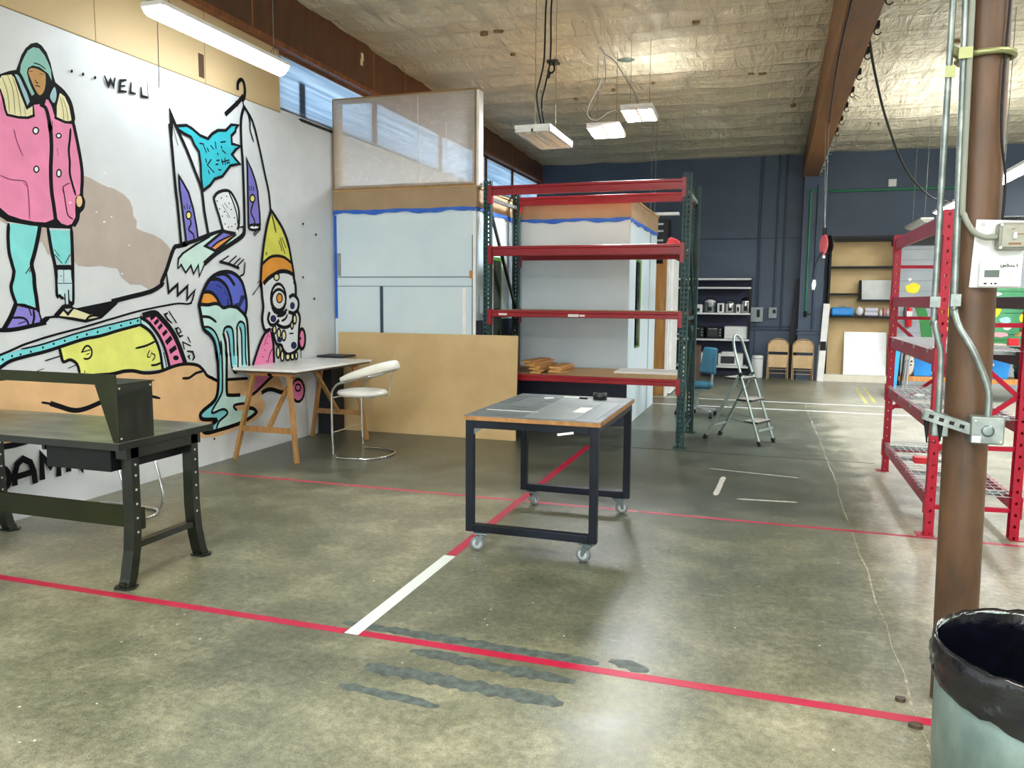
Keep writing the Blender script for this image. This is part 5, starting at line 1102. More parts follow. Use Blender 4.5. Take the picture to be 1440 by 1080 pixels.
mb = MB(); mb.tube([(.628, yy + .02, 4.92)] + spline([(.645, yy - .01, 2.7), (.655, yy - .02, 2.0), (.662, yy - .03, 1.92), (.69, yy - .05, 1.86), (.725, yy - .06, 1.836), (.765, yy - .06, 1.836)], 6), .0105, 10); mb.build('flexible_conduit', M('liquid_tight_grey', '7c8278', .5), cd)
for z in (1.6, 2.44, 2.5):
    mb = MB(); mb.box(.57, .605, yy - .016, yy - .011, z - .02, z + .02) if z != 2.5 else mb.box(.61, .655, yy - .026, yy - .018, z - .02, z + .02); mb.build('conduit_strap', m_galv if z < 2 else M('clamp_zinc', '8f9468', .4, .6), cd)
mb = MB(); mb.box(.638, .672, yy - .025, yy - .012, 1.585, 1.63); mb.build('conduit_coupling', m_galv, cd)
mb = MB(); p, q = V((.575, 3.335, 1.19)), V((.76, 3.285, 1.137)); mb.bar(p, q, .03, .008); mb.bar(p + V((0, -.012, -.018)), q + V((0, -.012, -.018)), .006, .04); mb.bar(p + V((0, .012, -.018)), q + V((0, .012, -.018)), .006, .04); stt = mb.build('strut_channel', m_galv, cd)
mb = MB()
for k in range(5): c_ = p + (q - p) * (.12 + .18 * k) + V((0, -.0155, -.018)); mb.bar(c_ - V((.008, -.002, -.002)), c_ + V((.008, -.002, -.002)), .002, .014)
mb.build('strut_slot', m_black, stt)
b1 = MB().box(.608, .665, 3.345, 3.4, 1.085, 1.17).build('junction_box', m_galv, cd, bevel=.004)
b2 = MB().box(.722, .832, 3.262, 3.325, 1.078, 1.18).build('junction_box', m_galv, cd, bevel=.005)
mb = MB(); mb.lathe([(.0, 0), (.02, 0), (.022, .002), (.014, .003), (.0, .003)], n=18); mb.rot(Matrix.Translation((.777, 3.262, 1.128)) @ Matrix.Rotation(PI / 2, 4, 'X')); mb.build('knockout', M('galv_dark', '7b8a8a', .4, .7), b2)
MB().box(.727, .755, 3.2605, 3.2615, 1.084, 1.108).build('sticker', m_white, b2)
for (x, z) in ((.735, 1.165), (.82, 1.165), (.82, 1.09)): MB().cyl((x, 3.262, z), (x, 3.259, z), .004, 8).build('screw', m_chrome, b2)
mb = MB(); mb.tube([(.585, 3.34, 1.165), (.587, 3.338, 1.12), (.59, 3.335, 1.06)], [.012, .008, .002], 8); mb.bar((.588, 3.335, 1.065), (.62, 3.335, 1.062), .003, .003); mb.build('hook_spike', m_black, cd); mb = MB(); mb.tube([(.632, 3.33, 1.165), (.633, 3.33, 1.12), (.634, 3.33, 1.07)], [.014, .009, .003], 8); mb.build('hook_spike', m_black, cd)
# control plate
tp = thing('thermostat_plate', 'white metal plate holding a thermostat and a grey switch box on the column', 'control panel', (.78, 3.3, 1.65))
PYF = 3.335
MB().prism([(.697, 1.655), (.862, 1.652), (.87, 1.896), (.706, 1.904)], 1, PYF - .006, PYF).build('back_plate', m_whitepl, tp, bevel=.002)
mb = MB(); mb.cyl((.728, PYF - .006, 1.885), (.728, PYF - .009, 1.885), .007, 12); mb.build('plate_screw', m_galv, tp)
sw = MB().box(.768, .868, PYF - .062, PYF - .006, 1.788, 1.886).build('switch_box', M('weathered_box_grey', '7e8074', .45, .3, '92948a', 18), tp, bevel=.01)
MB().box(.778, .858, PYF - .066, PYF - .062, 1.798, 1.876).build('box_cover', M('box_cover_grey', '8a8c80', .45, .3, '9c9c92', 20), sw, bevel=.003)
MB().box(.812, .822, PYF - .078, PYF - .066, 1.828, 1.85).build('toggle', m_whitepl, sw)
for x in (.776, .86):
    for z in (1.797, 1.878): MB().cyl((x, PYF - .062, z), (x, PYF - .068, z), .005, 8).build('screw', m_chrome, sw)
mb = MB(); mb.cyl((.744, PYF - .035, 1.836), (.768, PYF - .035, 1.836), .011, 10); mb.build('cable_gland', M('brass_gland', 'b09a64', .35, .7), sw)
mb = MB(); mb.box(.8, .84, PYF - .0665, PYF - .066, 1.806, 1.814); mb.box(.826, .846, PYF - .0665, PYF - .066, 1.842, 1.846); mb.box(.806, .818, PYF - .0665, PYF - .066, 1.86, 1.864); mb.build('box_marking', M('box_print', '7a5a38', .6), sw)
th = MB().box(.722, .858, PYF - .032, PYF - .006, 1.657, 1.747).build('thermostat', m_whitepl, tp, bevel=.005)
MB().box(.738, .786, PYF - .0335, PYF - .032, 1.692, 1.718).build('display', M('lcd_grey', '4c5a54', .2), th)
mb = MB()
for (x, z) in ((.819, 1.716), (.819, 1.69), (.807, 1.703), (.819, 1.703), (.831, 1.703)): mb.cyl((x, PYF - .032, z), (x, PYF - .0345, z), .0055 if z != 1.703 else .004, 12)
mb.build('button', M('button_grey', 'cfd0ca', .5), th)
mb = MB()
for (x, z, w_) in ((.738, 1.669, .01), (.76, 1.669, .006), (.772, 1.669, .008)): mb.box(x, x + w_, PYF - .0325, PYF - .032, z - .003, z + .003)
mb.build('printed_mark', m_black, th)
mb = MB(); zz = 1.733
def pen(pts): mb.tube([(x, PYF - .0326, z) for x, z in pts], .0017, 5)
pen([(.79, zz + .004), (.789, zz - .003), (.793, zz - .006), (.797, zz - .003), (.797, zz + .004)]); pen([(.8, zz - .005), (.801, zz + .001), (.805, zz + .003), (.806, zz - .004)]); pen([(.808, zz + .005), (.813, zz + .006)]); pen([(.81, zz - .004), (.811, zz + .002), (.816, zz + .002), (.815, zz - .004)]); pen([(.819, zz - .004), (.823, zz + .002), (.826, zz - .004)]); pen([(.829, zz + .003), (.83, zz - .004), (.834, zz - .001)]); pen([(.84, zz + .006), (.8415, zz - .004)]); pen([(.842, zz - .0085), (.8425, zz - .0095)])
mb.build('handwriting', m_black, th)

# ------------------------------------------------------------------ metal bin with liner
bn = thing('metal_bin', 'galvanized steel bin with black liner at the foot of the column', 'bin', (.75, 2.33, 0))
m_bin = M('weathered_galvanized', '55696a', .42, .5, '8a9f9a', 7, (1, 1, .6), .02, 30, 8, .3, .7)
mb = MB(); mb.lathe([(0, .004), (.262, .004), (.266, .02), (.268, .3), (.27, .34), (.273, .345), (.276, .68)], (.75, 2.33, 0), 56); mb.build('can', m_bin, bn, solid=.003)
R_ = random.Random(3)
ph = [R_.uniform(0, 6.28) for _ in range(8)]
def wr(a, k): return sum(math.sin(n_ * a + ph[i] + k) * .5 for i, n_ in enumerate((5, 9, 14, 23, 31))) 
mb = MB(); n = 120; prof = [(.245, .30, 0), (.262, .5, .4), (.268, .62, .6), (.272, .675, .3), (.281, .69, .25), (.288, .68, .35), (.289, .655, .8), (.293, .63, .6), (.286, .6, 1.0), (.291, .58, .8), (.285, .555, 1.1)]
for i, (r, z, k) in enumerate(prof):
    for j in range(n):
        a = 2 * PI * j / n; dz = (.006 * wr(a * 1, 0) - .03 * math.cos(a + .6)) * (1 if i > 6 else .15 if i > 2 else 0) * min(1, max(0, (i - 5) / 4.0)) + (.003 * wr(a, i) if 2 < i < 6 else 0)
        rr2 = r + .0038 * k * wr(a * (1 if i > 5 else 1.0), i * 1.3)
        mb.v.append((.75 + max(rr2, .2) * math.cos(a), 2.33 + max(rr2, .2) * math.sin(a), z + dz))
for i in range(len(prof) - 1):
    for j in range(n): mb.f.append([i * n + j, i * n + (j + 1) % n, (i + 1) * n + (j + 1) % n, (i + 1) * n + j]); mb.m.append(0); mb.sm.append(True)
mb.add([(.75 + .243 * math.cos(2 * PI * j / n), 2.33 + .243 * math.sin(2 * PI * j / n), .302) for j in range(n)], [tuple(range(n))])
mb.build('bin_liner', M('black_bin_liner', '07090f', .14, 0, '0a0d18', 20, spec=.8, bmp=.22, bscale=16), bn, label='black plastic liner folded over the rim')
mb = MB(); mb.ell((.70, 2.04, .565), (.03, .02, .028), 10); mb.build('liner_knot', M('black_bin_liner', '0d0f18'), bn)

# ------------------------------------------------------------------ ceiling lights
m_tube = EM('lamp_white', 'f4fbff', 16.0); m_tubeh = EM('lamp_white_bright', 'f6fbff', 90.0); m_tubex = EM('lamp_white_high_bay', 'f6fbff', 220.0); m_case = M('white_enamel', 'e4e6e4', .4)
def wire(p, q, r=.003): return MB().cyl(p, q, r, 6)
lt = thing('strip_light', 'long lit fluorescent strip light hanging along the mural wall', 'light', (-4.5, 5.8, 3.72))
mb = MB(); mb.box(-4.6, -4.4, 4.98, 6.64, 3.76, 3.8); mb.build('housing', m_case, lt, bevel=.008)
mb = MB(); n = 10; mb.prism([(-4.6 + .2 * i / n, 3.759 - .08 * math.sin(PI * i / n) ** .7) for i in range(n + 1)], 1, 5.0, 6.62); mb.build('diffuser', m_tube, lt)
for y in (5.1, 6.52):
    mb = MB(); mb.tube([(-4.5, y, 3.8), (-4.5, y, zc(y) - .04)], .004, 6); mb.tube([(-4.58, y, 3.8), (-4.5, y, 3.92), (-4.42, y, 3.8)], .004, 6); mb.build('hanger_cable', m_galv, lt)
mb = MB(); mb.box(-4.54, -4.46, 4.96, 5.05, 3.8, 3.85); mb.build('end_connector', m_greypl, lt)
mb = MB(); mb.tube([(-4.55, 5.1, 3.74), (-4.56, 5.1, 3.2)], .003, 6); mb.build('pull_cord', m_black, lt)
def highbay(cx_, cy_, cz, lit, lab, w_=.42, l=.95, tilt=0, chains=True):
    t = thing('high_bay_light', lab, 'light', (cx_, cy_, cz), 0, 'hanging high bay lights')
    T = Matrix.Translation((cx_, cy_, cz + .07)) @ Matrix.Rotation(tilt, 4, 'X') @ Matrix.Translation((-cx_, -cy_, -cz - .07))
    mb = MB(); mb.box(cx_ - w_ / 2, cx_ + w_ / 2, cy_ - l / 2, cy_ + l / 2, cz + .03, cz + .07); mb.box(cx_ - w_ / 2, cx_ + w_ / 2, cy_ - l / 2, cy_ - l / 2 + .02, cz, cz + .03); mb.box(cx_ - w_ / 2, cx_ + w_ / 2, cy_ + l / 2 - .02, cy_ + l / 2, cz, cz + .03)
    mb.box(cx_ - w_ / 2, cx_ - w_ / 2 + .015, cy_ - l / 2, cy_ + l / 2, cz, cz + .03); mb.box(cx_ + w_ / 2 - .015, cx_ + w_ / 2, cy_ - l / 2, cy_ + l / 2, cz, cz + .03); mb.box(cx_ - .015, cx_ + .015, cy_ - l / 2, cy_ + l / 2, cz, cz + .03)
    mb.rot(T).build('housing', m_case, t, bevel=.004)
    for s in (-1, 1):
        mb = MB(); x = cx_ + s * w_ * .25; mb.box(x - w_ * .19, x + w_ * .19, cy_ - l / 2 + .03, cy_ + l / 2 - .03, cz + .005, cz + .029)
        mb.rot(T).build('lens', m_tubex if lit else M('unlit_lens', 'd6d2c4', .3), t)
        if not lit:
            for d_ in (-.05, .05): MB().cyl((x + d_, cy_ - l / 2 + .04, cz + .003), (x + d_, cy_ + l / 2 - .04, cz + .003), .012, 8).build('tube', m_whitepl, t)
    for dx in (-.3, .3):
        x = cx_ + dx * w_; wire((x, cy_, cz + .06), (x, cy_, zc(cy_) - .045), .0035).build('chain', M('chain_brass', '9a8a66', .4, .6), t)
    return t
h0 = highbay(-2.35, 8.22, 3.27, False, 'unlit white high bay light hanging on black cables, leftmost of the hanging lights', .37, .95)
h1 = highbay(-2.12, 10.3, 3.74, True, 'lit high bay light, nearer the unlit light, lower of the two lit ones', .42, .5, -.08)
h2 = highbay(-1.63, 9.9, 3.84, True, 'lit high bay light, upper one right of the lower lit light', .39, .5, -.08)
def cable(pts, r, lab, mat=m_black): return tag(MB().tube(spline(pts, 7), r, 7).build('power_cable', mat), lab, 'cable')
cable([(-2.2, 7.9, zc(7.9) - .01), (-2.29, 8.0, 4.6), (-2.305, 8.0, 4.06), (-2.36, 8.05, 3.85), (-2.41, 8.1, 3.7), (-2.38, 8.15, 3.45), (-2.35, 8.2, 3.34)], .009, 'left one of two black cables dropping to the unlit light')
cable([(-2.16, 8.0, zc(8) - .01), (-2.24, 8.02, 4.6), (-2.245, 8.02, 4.06), (-2.31, 8.07, 3.8), (-2.355, 8.1, 3.64), (-2.35, 8.15, 3.45), (-2.33, 8.2, 3.34)], .009, 'right one of two black cables dropping to the unlit light')
cable([(-2.2, 9.2, zc(9.2) - .02), (-2.24, 9.8, 4.88), (-2.2, 10.0, 4.8), (-2.145, 10.2, 4.7)], .008, 'grey cable along the ceiling to the lit high bay lights', m_greypl)
cable([(-2.145, 10.2, 4.7), (-2.01, 10.2, 4.6), (-1.88, 10.18, 4.4), (-1.73, 10.15, 4.16), (-1.66, 10.1, 3.93)], .007, 'grey cable running down right to the upper lit light', m_greypl)
cable([(-2.145, 10.2, 4.7), (-2.18, 10.2, 4.38), (-2.33, 10.2, 4.08), (-2.34, 10.2, 3.95), (-2.24, 10.25, 3.9), (-2.1, 10.3, 4.0), (-1.98, 10.2, 4.0)], .007, 'looping white cable below the ceiling cable knot', m_whitepl)
cable([(-2.145, 10.21, 4.7), (-2.13, 10.21, 4.4), (-2.22, 10.22, 4.15), (-2.31, 10.22, 4.0), (-2.3, 10.25, 3.88)], .006, 'thin grey cable inside the looping white cable', m_greypl)
jb = thing('ceiling_outlet', 'dark outlet box with cord plugs on the ceiling above the unlit light', 'outlet', (-2.88, 10.4, 4.7))
MB().box(-2.95, -2.8, 10.35, 10.5, 4.7, 4.79).build('box', M('outlet_dark', '3a3c34', .5, .4), jb, bevel=.01)
mb = MB(); mb.tube(spline([(-2.86, 10.36, 4.7), (-2.84, 10.34, 4.6), (-2.88, 10.33, 4.56), (-2.93, 10.34, 4.6)], 5), .012, 8); mb.cyl((-2.9, 10.34, 4.58), (-2.92, 10.33, 4.5), .02, 8); mb.build('plug', m_black, jb)
jb2 = MB(); jb2.ell((-1.93, 10.6, 4.74), (.13, .12, .035), 8); tag(jb2.build('insulation_patch', M('dark_patch', '4c5a50', .6)), 'dark oval patch on the ceiling behind the lit high bay lights', 'patch')
for (y0, y1, lab, on) in ((8.35, 10.35, 'lit strip light at the right edge behind the column', 1), (11.9, 13.6, 'lit strip light directly above the red rack', 1), (14.6, 16.3, 'farthest strip light above the red rack, dim white casing', 0)):
    t = thing('strip_light', lab, 'light', (2.38, (y0 + y1) / 2, 2.9)); xx = 2.38
    MB().box(xx - .1, xx + .1, y0, y1, 2.95, 2.985).build('housing', m_case, t, bevel=.005)
    mb = MB(); mb.prism([(xx - .085 + .17 * i / 8, 2.949 - .04 * math.sin(PI * i / 8)) for i in range(9)], 1, y0 + .03, y1 - .03); mb.build('diffuser', m_tubeh if on else m_whitepl, t)
    for y in (y0 + .25, y1 - .25): wire((xx, y, 2.985), (xx, y, zc(y) - .02), .004).build('hanger_wire', m_galv, t)
cable([(.66, 7.9, 4.4), (.684, 8.2, 4.365), (.81, 8.8, 4.222), (.94, 9.4, 4.03), (1.19, 10.3, 3.69), (1.57, 11.3, 3.263), (2.0, 12.0, 3.0), (2.36, 12.3, 2.985)], .014, 'thick black cable sagging from the beam to the right strip light')
t = thing('strip_light', 'white unlit light hanging on two wires behind the booth', 'light', (-1.8, 14, 3.05)); MB().box(-2.2, -1.57, 13.85, 14.0, 3.05, 3.1).build('housing', m_case, t)
for x in (-2.06, -1.99): wire((x, 13.92, 3.1), (x, 13.92, zc(14) - .045), .005).build('hanger_wire', m_galv, t)
t = thing('loudspeaker', 'black equipment rack standing beyond the booth roof', 'equipment rack', (-1.95, 14.2, 0)); MB().box(-2.14, -1.76, 14.0, 14.45, 0, 3.0).build('cabinet', m_black, t)
mb = MB()
for z in (2.45, 2.62, 2.78, 2.9): mb.box(-2.12, -1.84, 13.985, 14.0, z, z + .03)
mb.build('front_panel', m_galv, t)
t.name = 'equipment_rack'
# cord reel
t = thing('cord_reel', 'red cord reel hanging on a wire from the roof beam', 'cord reel', (.68, 12, 2.25))
mb = MB(); mb.lathe([(0, -.035), (.13, -.035), (.145, -.03), (.145, -.022), (.13, -.018), (0, -.018)], n=32); mb.rot(Matrix.Translation((.69, 12, 2.39)) @ Matrix.Rotation(1.9, 4, 'Z') @ Matrix.Rotation(PI / 2, 4, 'X') @ Matrix.Rotation(0, 4, 'Z')); mb.rot(Matrix.Translation((0, 0, 0)))
mb.build('red_flange', M('reel_red', 'c05058', .4, 0, 'cf6a6e', 6), t)
mb = MB(); mb.lathe([(0, -.015), (.1, -.015), (.1, .05), (.135, .05), (.135, .06), (0, .06)], n=28); mb.rot(Matrix.Translation((.69, 12, 2.39)) @ Matrix.Rotation(1.9, 4, 'Z') @ Matrix.Rotation(PI / 2, 4, 'X')); mb.build('drum', m_black, t)
mb = MB(); mb.tube([(.68, 12, 2.53), (.665, 12, 2.72), (.66, 12, 4.07)], .004, 6); mb.tube([(.7, 12, 2.53), (.665, 12, 2.66), (.61, 12, 4.07)], .004, 6); mb.build('hanging_wire', m_galv, t)
mb = MB(); mb.box(.64, .7, 11.97, 12.03, 2.52, 2.62); mb.build('bracket', m_black, t)
mb = MB(); mb.tube(spline([(.66, 12, 2.3), (.6, 12, 2.2), (.555, 12, 2.05), (.545, 12, 1.93), (.565, 12, 1.86)], 5), .008, 6); mb.build('cord', m_black, t)
mb = MB(); mb.tube([(.565, 12, 1.9), (.56, 12, 1.83), (.555, 12, 1.76)], [.02, .03, .018], 8); mb.build('plug', m_whitepl, t)
mb = MB(); mb.box(.655, .69, 11.93, 11.95, 2.2, 2.24); mb.build('tag', m_whitepl, t)

# ------------------------------------------------------------------ back of the room
m_shelfw = M('shelf_edge_white', 'd8dedf', .45)
sh = thing('shelving_unit', 'dark shelving unit with white shelf edges holding kitchen appliances at the back wall', 'shelf', (-1.2, 17.05, 0))
for x in (-2.0, -.44):
    for y in (16.83, 17.28): MB().box(x, x + .035, y, y + .035, 0, 2.06).build('post', m_black, sh)
for z in (2.02, 1.84, 1.31, .77, .21): MB().box(-2.0, -.41, 16.82, 17.32, z, z + .035).build('shelf_board', m_shelfw, sh)
MB().box(-1.98, -.42, 17.322, 17.33, .1, 2.0).build('back_panel', M('shelf_back_navy', '1a2340', .6), sh)
Y = 17.0
def body(name, cat, lab, x0, x1, z0, z1, mat, y0=16.88, y1=17.25, bev=.02):
    t = thing(name, lab, cat, ((x0 + x1) / 2, (y0 + y1) / 2, z0)); MB().box(x0, x1, y0, y1, z0 + .001, z1).build('body', mat, t, bevel=bev); return t
def front(t, name, x0, x1, z0, z1, mat, y=16.88, d=.008): return MB().box(x0, x1, y - d, y, z0, z1).build(name, mat, t)
z = 1.345
def round_pot(name, cat, lab, x, r, h, mat, lidmat, handle=True):
    t = thing(name, lab, cat, (x, 17.02, z)); MB().lathe([(0, .001), (r * .9, .001), (r, .02), (r, h * .75), (r * .97, h * .8)], (x, 17.02, z), 24).build('body', mat, t)
    MB().lathe([(r * .98, h * .8), (r * .9, h * .9), (r * .4, h), (0, h * 1.02)], (x, 17.02, z), 24).build('lid', lidmat, t)
    if handle: mb = MB(); mb.tube(arc((0, 0), r, 0, PI, 8, lambda a, b: (x + a, 17.0, z + h * .85 + b * .6)), .01, 6); mb.build('handle', m_black, t)
    front(t, 'control_panel', x - r * .35, x + r * .35, z + .04, z + h * .45, m_black, 17.02 - r, .01); return t
t = body('coffee_grinder', 'appliance', 'white square appliance left on the kettle shelf', -1.57, -1.37, z, z + .17, m_whitepl); front(t, 'control_panel', -1.49, -1.42, z + .02, z + .09, m_black)
round_pot('rice_cooker', 'rice cooker', 'round silver rice cooker next to the white square appliance', -1.22, .12, .27, m_galv, m_whitepl)
t = body('coffee_machine', 'coffee machine', 'white and black coffee machine in the middle of the kettle shelf', -1.07, -.93, z, z + .2, m_whitepl); front(t, 'front', -1.02, -.97, z + .03, z + .17, m_black)
round_pot('kettle', 'kettle', 'steel kettle with black handle right of the coffee machine', -.81, .1, .24, m_chrome, m_galv)
t = body('toaster', 'toaster', 'small white toaster right of the steel kettle', -.695, -.605, z, z + .18, m_whitepl); front(t, 'slot_panel', -.67, -.63, z + .03, z + .12, m_black)
round_pot('slow_cooker', 'slow cooker', 'steel and black slow cooker, rightmost pot on the kettle shelf', -.505, .095, .31, m_chrome, m_black)
z = .806
for (x0, x1, lab) in ((-1.6, -1.32, 'smaller black toaster oven beside the rack upright'), (-1.27, -.95, 'wider black toaster oven in the middle of its shelf')):
    t = body('toaster_oven', 'oven', lab, x0, x1, z, z + .24, m_black); d_ = front(t, 'door', x0 + .03, x1 - .09, z + .04, z + .2, M('oven_glass', '23282c', .15)); MB().box(x0 + .04, x1 - .1, 16.85, 16.86, z + .2, z + .215).build('handle', m_galv, d_)
    mb = MB(); [mb.cyl((x1 - .04, 16.88, z + zz_), (x1 - .04, 16.86, z + zz_), .016, 10) for zz_ in (.07, .13, .19)]; mb.build('knob', m_galv, t)
def micro(lab, x0, x1, z, h, door):
    t = body('microwave', 'microwave', lab, x0, x1, z, z + h, m_whitepl); d_ = front(t, 'door', x0 + .015, x1 - .12, z + .02, z + h - .02, m_whitepl); front(d_, 'window', x0 + .06, x1 - .16, z + .05, z + h - .05, door, 16.872, .004)
    mb = MB(); [mb.cyl((x1 - .06, 16.88, z + zz_), (x1 - .06, 16.866, z + zz_), .018, 10) for zz_ in (.08, .2)]; mb.build('knob', m_whitepl, t); return t
micro('white microwave on the shelf beside the toaster ovens', -.91, -.46, z, .26, M('pale_window', 'cfd3d2', .3))
z = .246
micro('white microwave with black door on the lowest shelf', -1.02, -.52, z, .25, M('oven_glass', '23282c', .15))
t = body('microwave', 'microwave', 'plain white microwave on the lowest shelf behind the blue chair', -1.52, -1.05, z, z + .26, m_whitepl); front(t, 'badge', -1.13, -1.08, z + .2, z + .23, m_black); front(t, 'door', -1.5, -1.16, z + .02, z + .24, m_whitepl)
tag(MB().box(-.95, -.65, 16.92, 17.2, z + .251, z + .285).build('tray', m_whitepl, bevel=.01), 'white tray on top of the black doored microwave', 'tray')
t = thing('waste_bin', 'white swing waste bin beside the appliance shelving', 'bin', (-.23, 17.08, 0)); MB().lathe([(0, .001), (.1, .001), (.115, .02), (.12, .42), (.115, .45), (.1, .47), (0, .475)], (-.23, 17.08, 0), 28).build('body', m_whitepl, t); MB().lathe([(.121, .4), (.123, .405), (.121, .41)], (-.23, 17.08, 0), 28).build('rim', m_greypl, t)
for (x0, x1, z0, z1, lab) in ((-.405, -.16, 1.16, 1.465, 'larger grey breaker box right of the appliance shelving'), (-.05, .11, 1.24, 1.465, 'smaller grey breaker box on the navy wall')):
    t = thing('breaker_box', lab, 'breaker box', ((x0 + x1) / 2, 17.3, z0)); MB().box(x0, x1, 17.26, BY, z0, z1).build('enclosure', M('breaker_grey', '8a969c', .45), t, bevel=.006)
    xm = (x0 + x1) / 2 + .03; MB().box(xm - .03, xm + .03, 17.25, 17.26, z0 + .1, z1 - .05).build('switch', m_black, t); xc = (x0 + x1) / 2 + .02
    MB().cyl((xc, 17.34, z1), (xc, 17.34, 4.58), .018, 8).build('conduit', m_navy, t)
mb = MB(); mb.tube([(-.4, 17.35, 1.0), (.53, 17.35, 1.0)], .015, 8); mb.tube([(-.4, 17.35, 1.06), (.45, 17.35, 1.06)], .012, 8); tag(mb.build('wall_conduit', m_navy), 'navy painted pipes running low along the back wall', 'conduit')
mb = MB(); mb.tube([(.2, 17.345, 1.0), (.2, 17.345, 4.58)], .02, 8); tag(mb.build('wall_conduit', m_navy), 'navy pipe rising left of the pilaster to the ceiling', 'conduit')
m_green = M('green_pipe_paint', '1c7a54', .4)
mb = MB(); mb.tube([(.66, 16.99, 1.4), (.66, 16.99, 3.72), (.66, 16.99, 3.78), (.72, 16.99, 3.8), (1.1, 17.3, 3.8), (3.6, 17.33, 3.8)], .02, 8); t = thing('air_pipe', 'green air pipe down the pilaster and along the navy wall', 'pipe', (.66, 17, 1.3)); mb.build('pipe', m_green, t)
mb = MB(); mb.cyl((.66, 16.99, 1.28), (.66, 16.99, 1.4), .03, 10); mb.bar((.66, 16.96, 1.34), (.76, 16.96, 1.34), .02, .02); mb.build('valve', m_black, t)
mb = MB(); mb.tube([(.8, 16.995, 1.0), (.8, 16.995, 3.9)], .022, 8); tag(mb.build('wall_conduit', m_navy), 'blue grey pipe on the pilaster beside the green pipe', 'conduit')
mb = MB(); [mb.box(.5, 1.0, 16.98, 17.02, zz_, zz_ + .03) for zz_ in (.93, 1.0)]; tag(mb.build('pilaster_strap', m_navy), 'pair of horizontal straps around the foot of the pilaster', 'strap')
mb = MB(); mb.prism([(.33, 0), (.47, 0), (.57, 2.05), (.46, 2.05)], 1, 17.2, 17.24); tag(mb.build('leaning_board', M('black_board', '1a1d26', .6)), 'tall black board leaning on the navy wall behind the folding chairs', 'board')
MB_ = MB(); MB_.box(2.1, 2.24, 17.33, BY, 3.86, 4.0); tag(MB_.build('junction_box', m_whitepl), 'small pale box high on the navy back wall', 'junction box')
# folding chairs
m_tan = M('tan_chair_enamel', 'a98d64', .35, .2, 'b89c72', 5)
def make_fchair(lab):
    t = thing('folding_chair', lab, 'chair', (0, 0, 0), 0, 'tan folding chairs against the back wall'); W_ = .2
    lean = .1
    def q(x, z, d=0): return (x, lean * z * .9 + d, z)
    mb = MB(); mb.tube([q(-W_, 0.003), q(-W_, .68)] + [q(a, b) for a, b in arc((0, .68), W_, PI, 0, 10, lambda a, b: (a, b if b < .68 else .68 + (b - .68) * .75))] + [q(W_, .68), q(W_, .003)], .012, 8); mb.build('frame', m_tan, t)
    mb = MB(); mb.tube([q(-W_ + .03, .003, .05), q(-W_ + .03, .5, .04)], .01, 8); mb.build('leg', m_tan, t); mb = MB(); mb.tube([q(W_ - .03, .003, .05), q(W_ - .03, .5, .04)], .01, 8); mb.build('leg', m_tan, t)
    mb = MB(); pl = [(-W_ + .01, .56), (W_ - .01, .56), (W_ - .01, .7), (.12, .79), (0, .81), (-.12, .79), (-W_ + .01, .7)]
    mb.add([q(a, b, -.006) for a, b in pl] + [q(a, b, .006) for a, b in pl], [tuple(range(7)), tuple(range(7, 14))[::-1]] + [(i, (i + 1) % 7, 7 + (i + 1) % 7, 7 + i) for i in range(7)]); mb.build('backrest', m_tan, t)
    mb = MB(); pl = [(-W_ + .02, .24), (W_ - .02, .24), (W_ - .01, .5), (-W_ + .01, .5)]
    mb.add([q(a, b, -.022) for a, b in pl] + [q(a, b, .0) for a, b in pl], [tuple(range(4)), tuple(range(4, 8))[::-1]] + [(i, (i + 1) % 4, 4 + (i + 1) % 4, 4 + i) for i in range(4)]); mb.build('seat', m_tan, t)
    for z_ in (.2, .12): mb = MB(); mb.cyl(q(-W_, z_), q(W_, z_), .008, 8); mb.build('crossbar', m_tan, t)
    return t
f1 = make_fchair('tan metal folding chair leaning on the wall, nearer the white waste bin'); f1.location = (.17, 16.97, 0)
dup(f1, (.65, 16.9, 0), 0, 'tan metal folding chair leaning in front of the pilaster')
# blue task chair
ch = thing('office_chair', 'teal blue office chair behind the right end of the pallet rack', 'chair', (-.95, 11.05, 0))
m_blu = M('teal_upholstery', '134c62', .6, 0, '1b5c72', 6, bmp=.05)
mb = MB(); mb.box(-1.14, -.72, 10.85, 11.25, .4, .48); mb.build('seat', m_blu, ch, bevel=.03)
mb = MB(); mb.box(-.06, .06, -.19, .19, .0, .36); mb.v = [(x * .5, y * (1 if z < .3 else .8), z) for x, y, z in mb.v]; mb.rot(Matrix.Translation((-.8, 11.06, .6)) @ Matrix.Rotation(.6, 4, 'Z') @ Matrix.Rotation(.12, 4, 'Y')); mb.build('backrest', m_blu, ch, bevel=.025)
mb = MB(); mb.tube([(-.9, 11.05, .39), (-.74, 11.06, .42), (-.73, 11.07, .7)], .018, 8); mb.build('back_post', m_greypl, ch)
mb = MB(); mb.cyl((-.93, 11.05, .12), (-.93, 11.05, .4), .025, 12); mb.build('gas_lift', m_galv, ch)
for k in range(5):
    a = .5 + k * 2 * PI / 5; e = (-.93 + .28 * math.cos(a), 11.05 + .28 * math.sin(a)); mb = MB(); mb.bar((-.93, 11.05, .13), (e[0], e[1], .09), .035, .025); l_ = mb.build('base_spoke', m_greypl, ch)
    mb = MB(); mb.cyl((e[0] - .02, e[1], .03), (e[0] + .02, e[1], .03), .029, 12); mb.cyl((e[0], e[1], .05), (e[0], e[1], .09), .008, 6); mb.build('caster', m_black, l_)
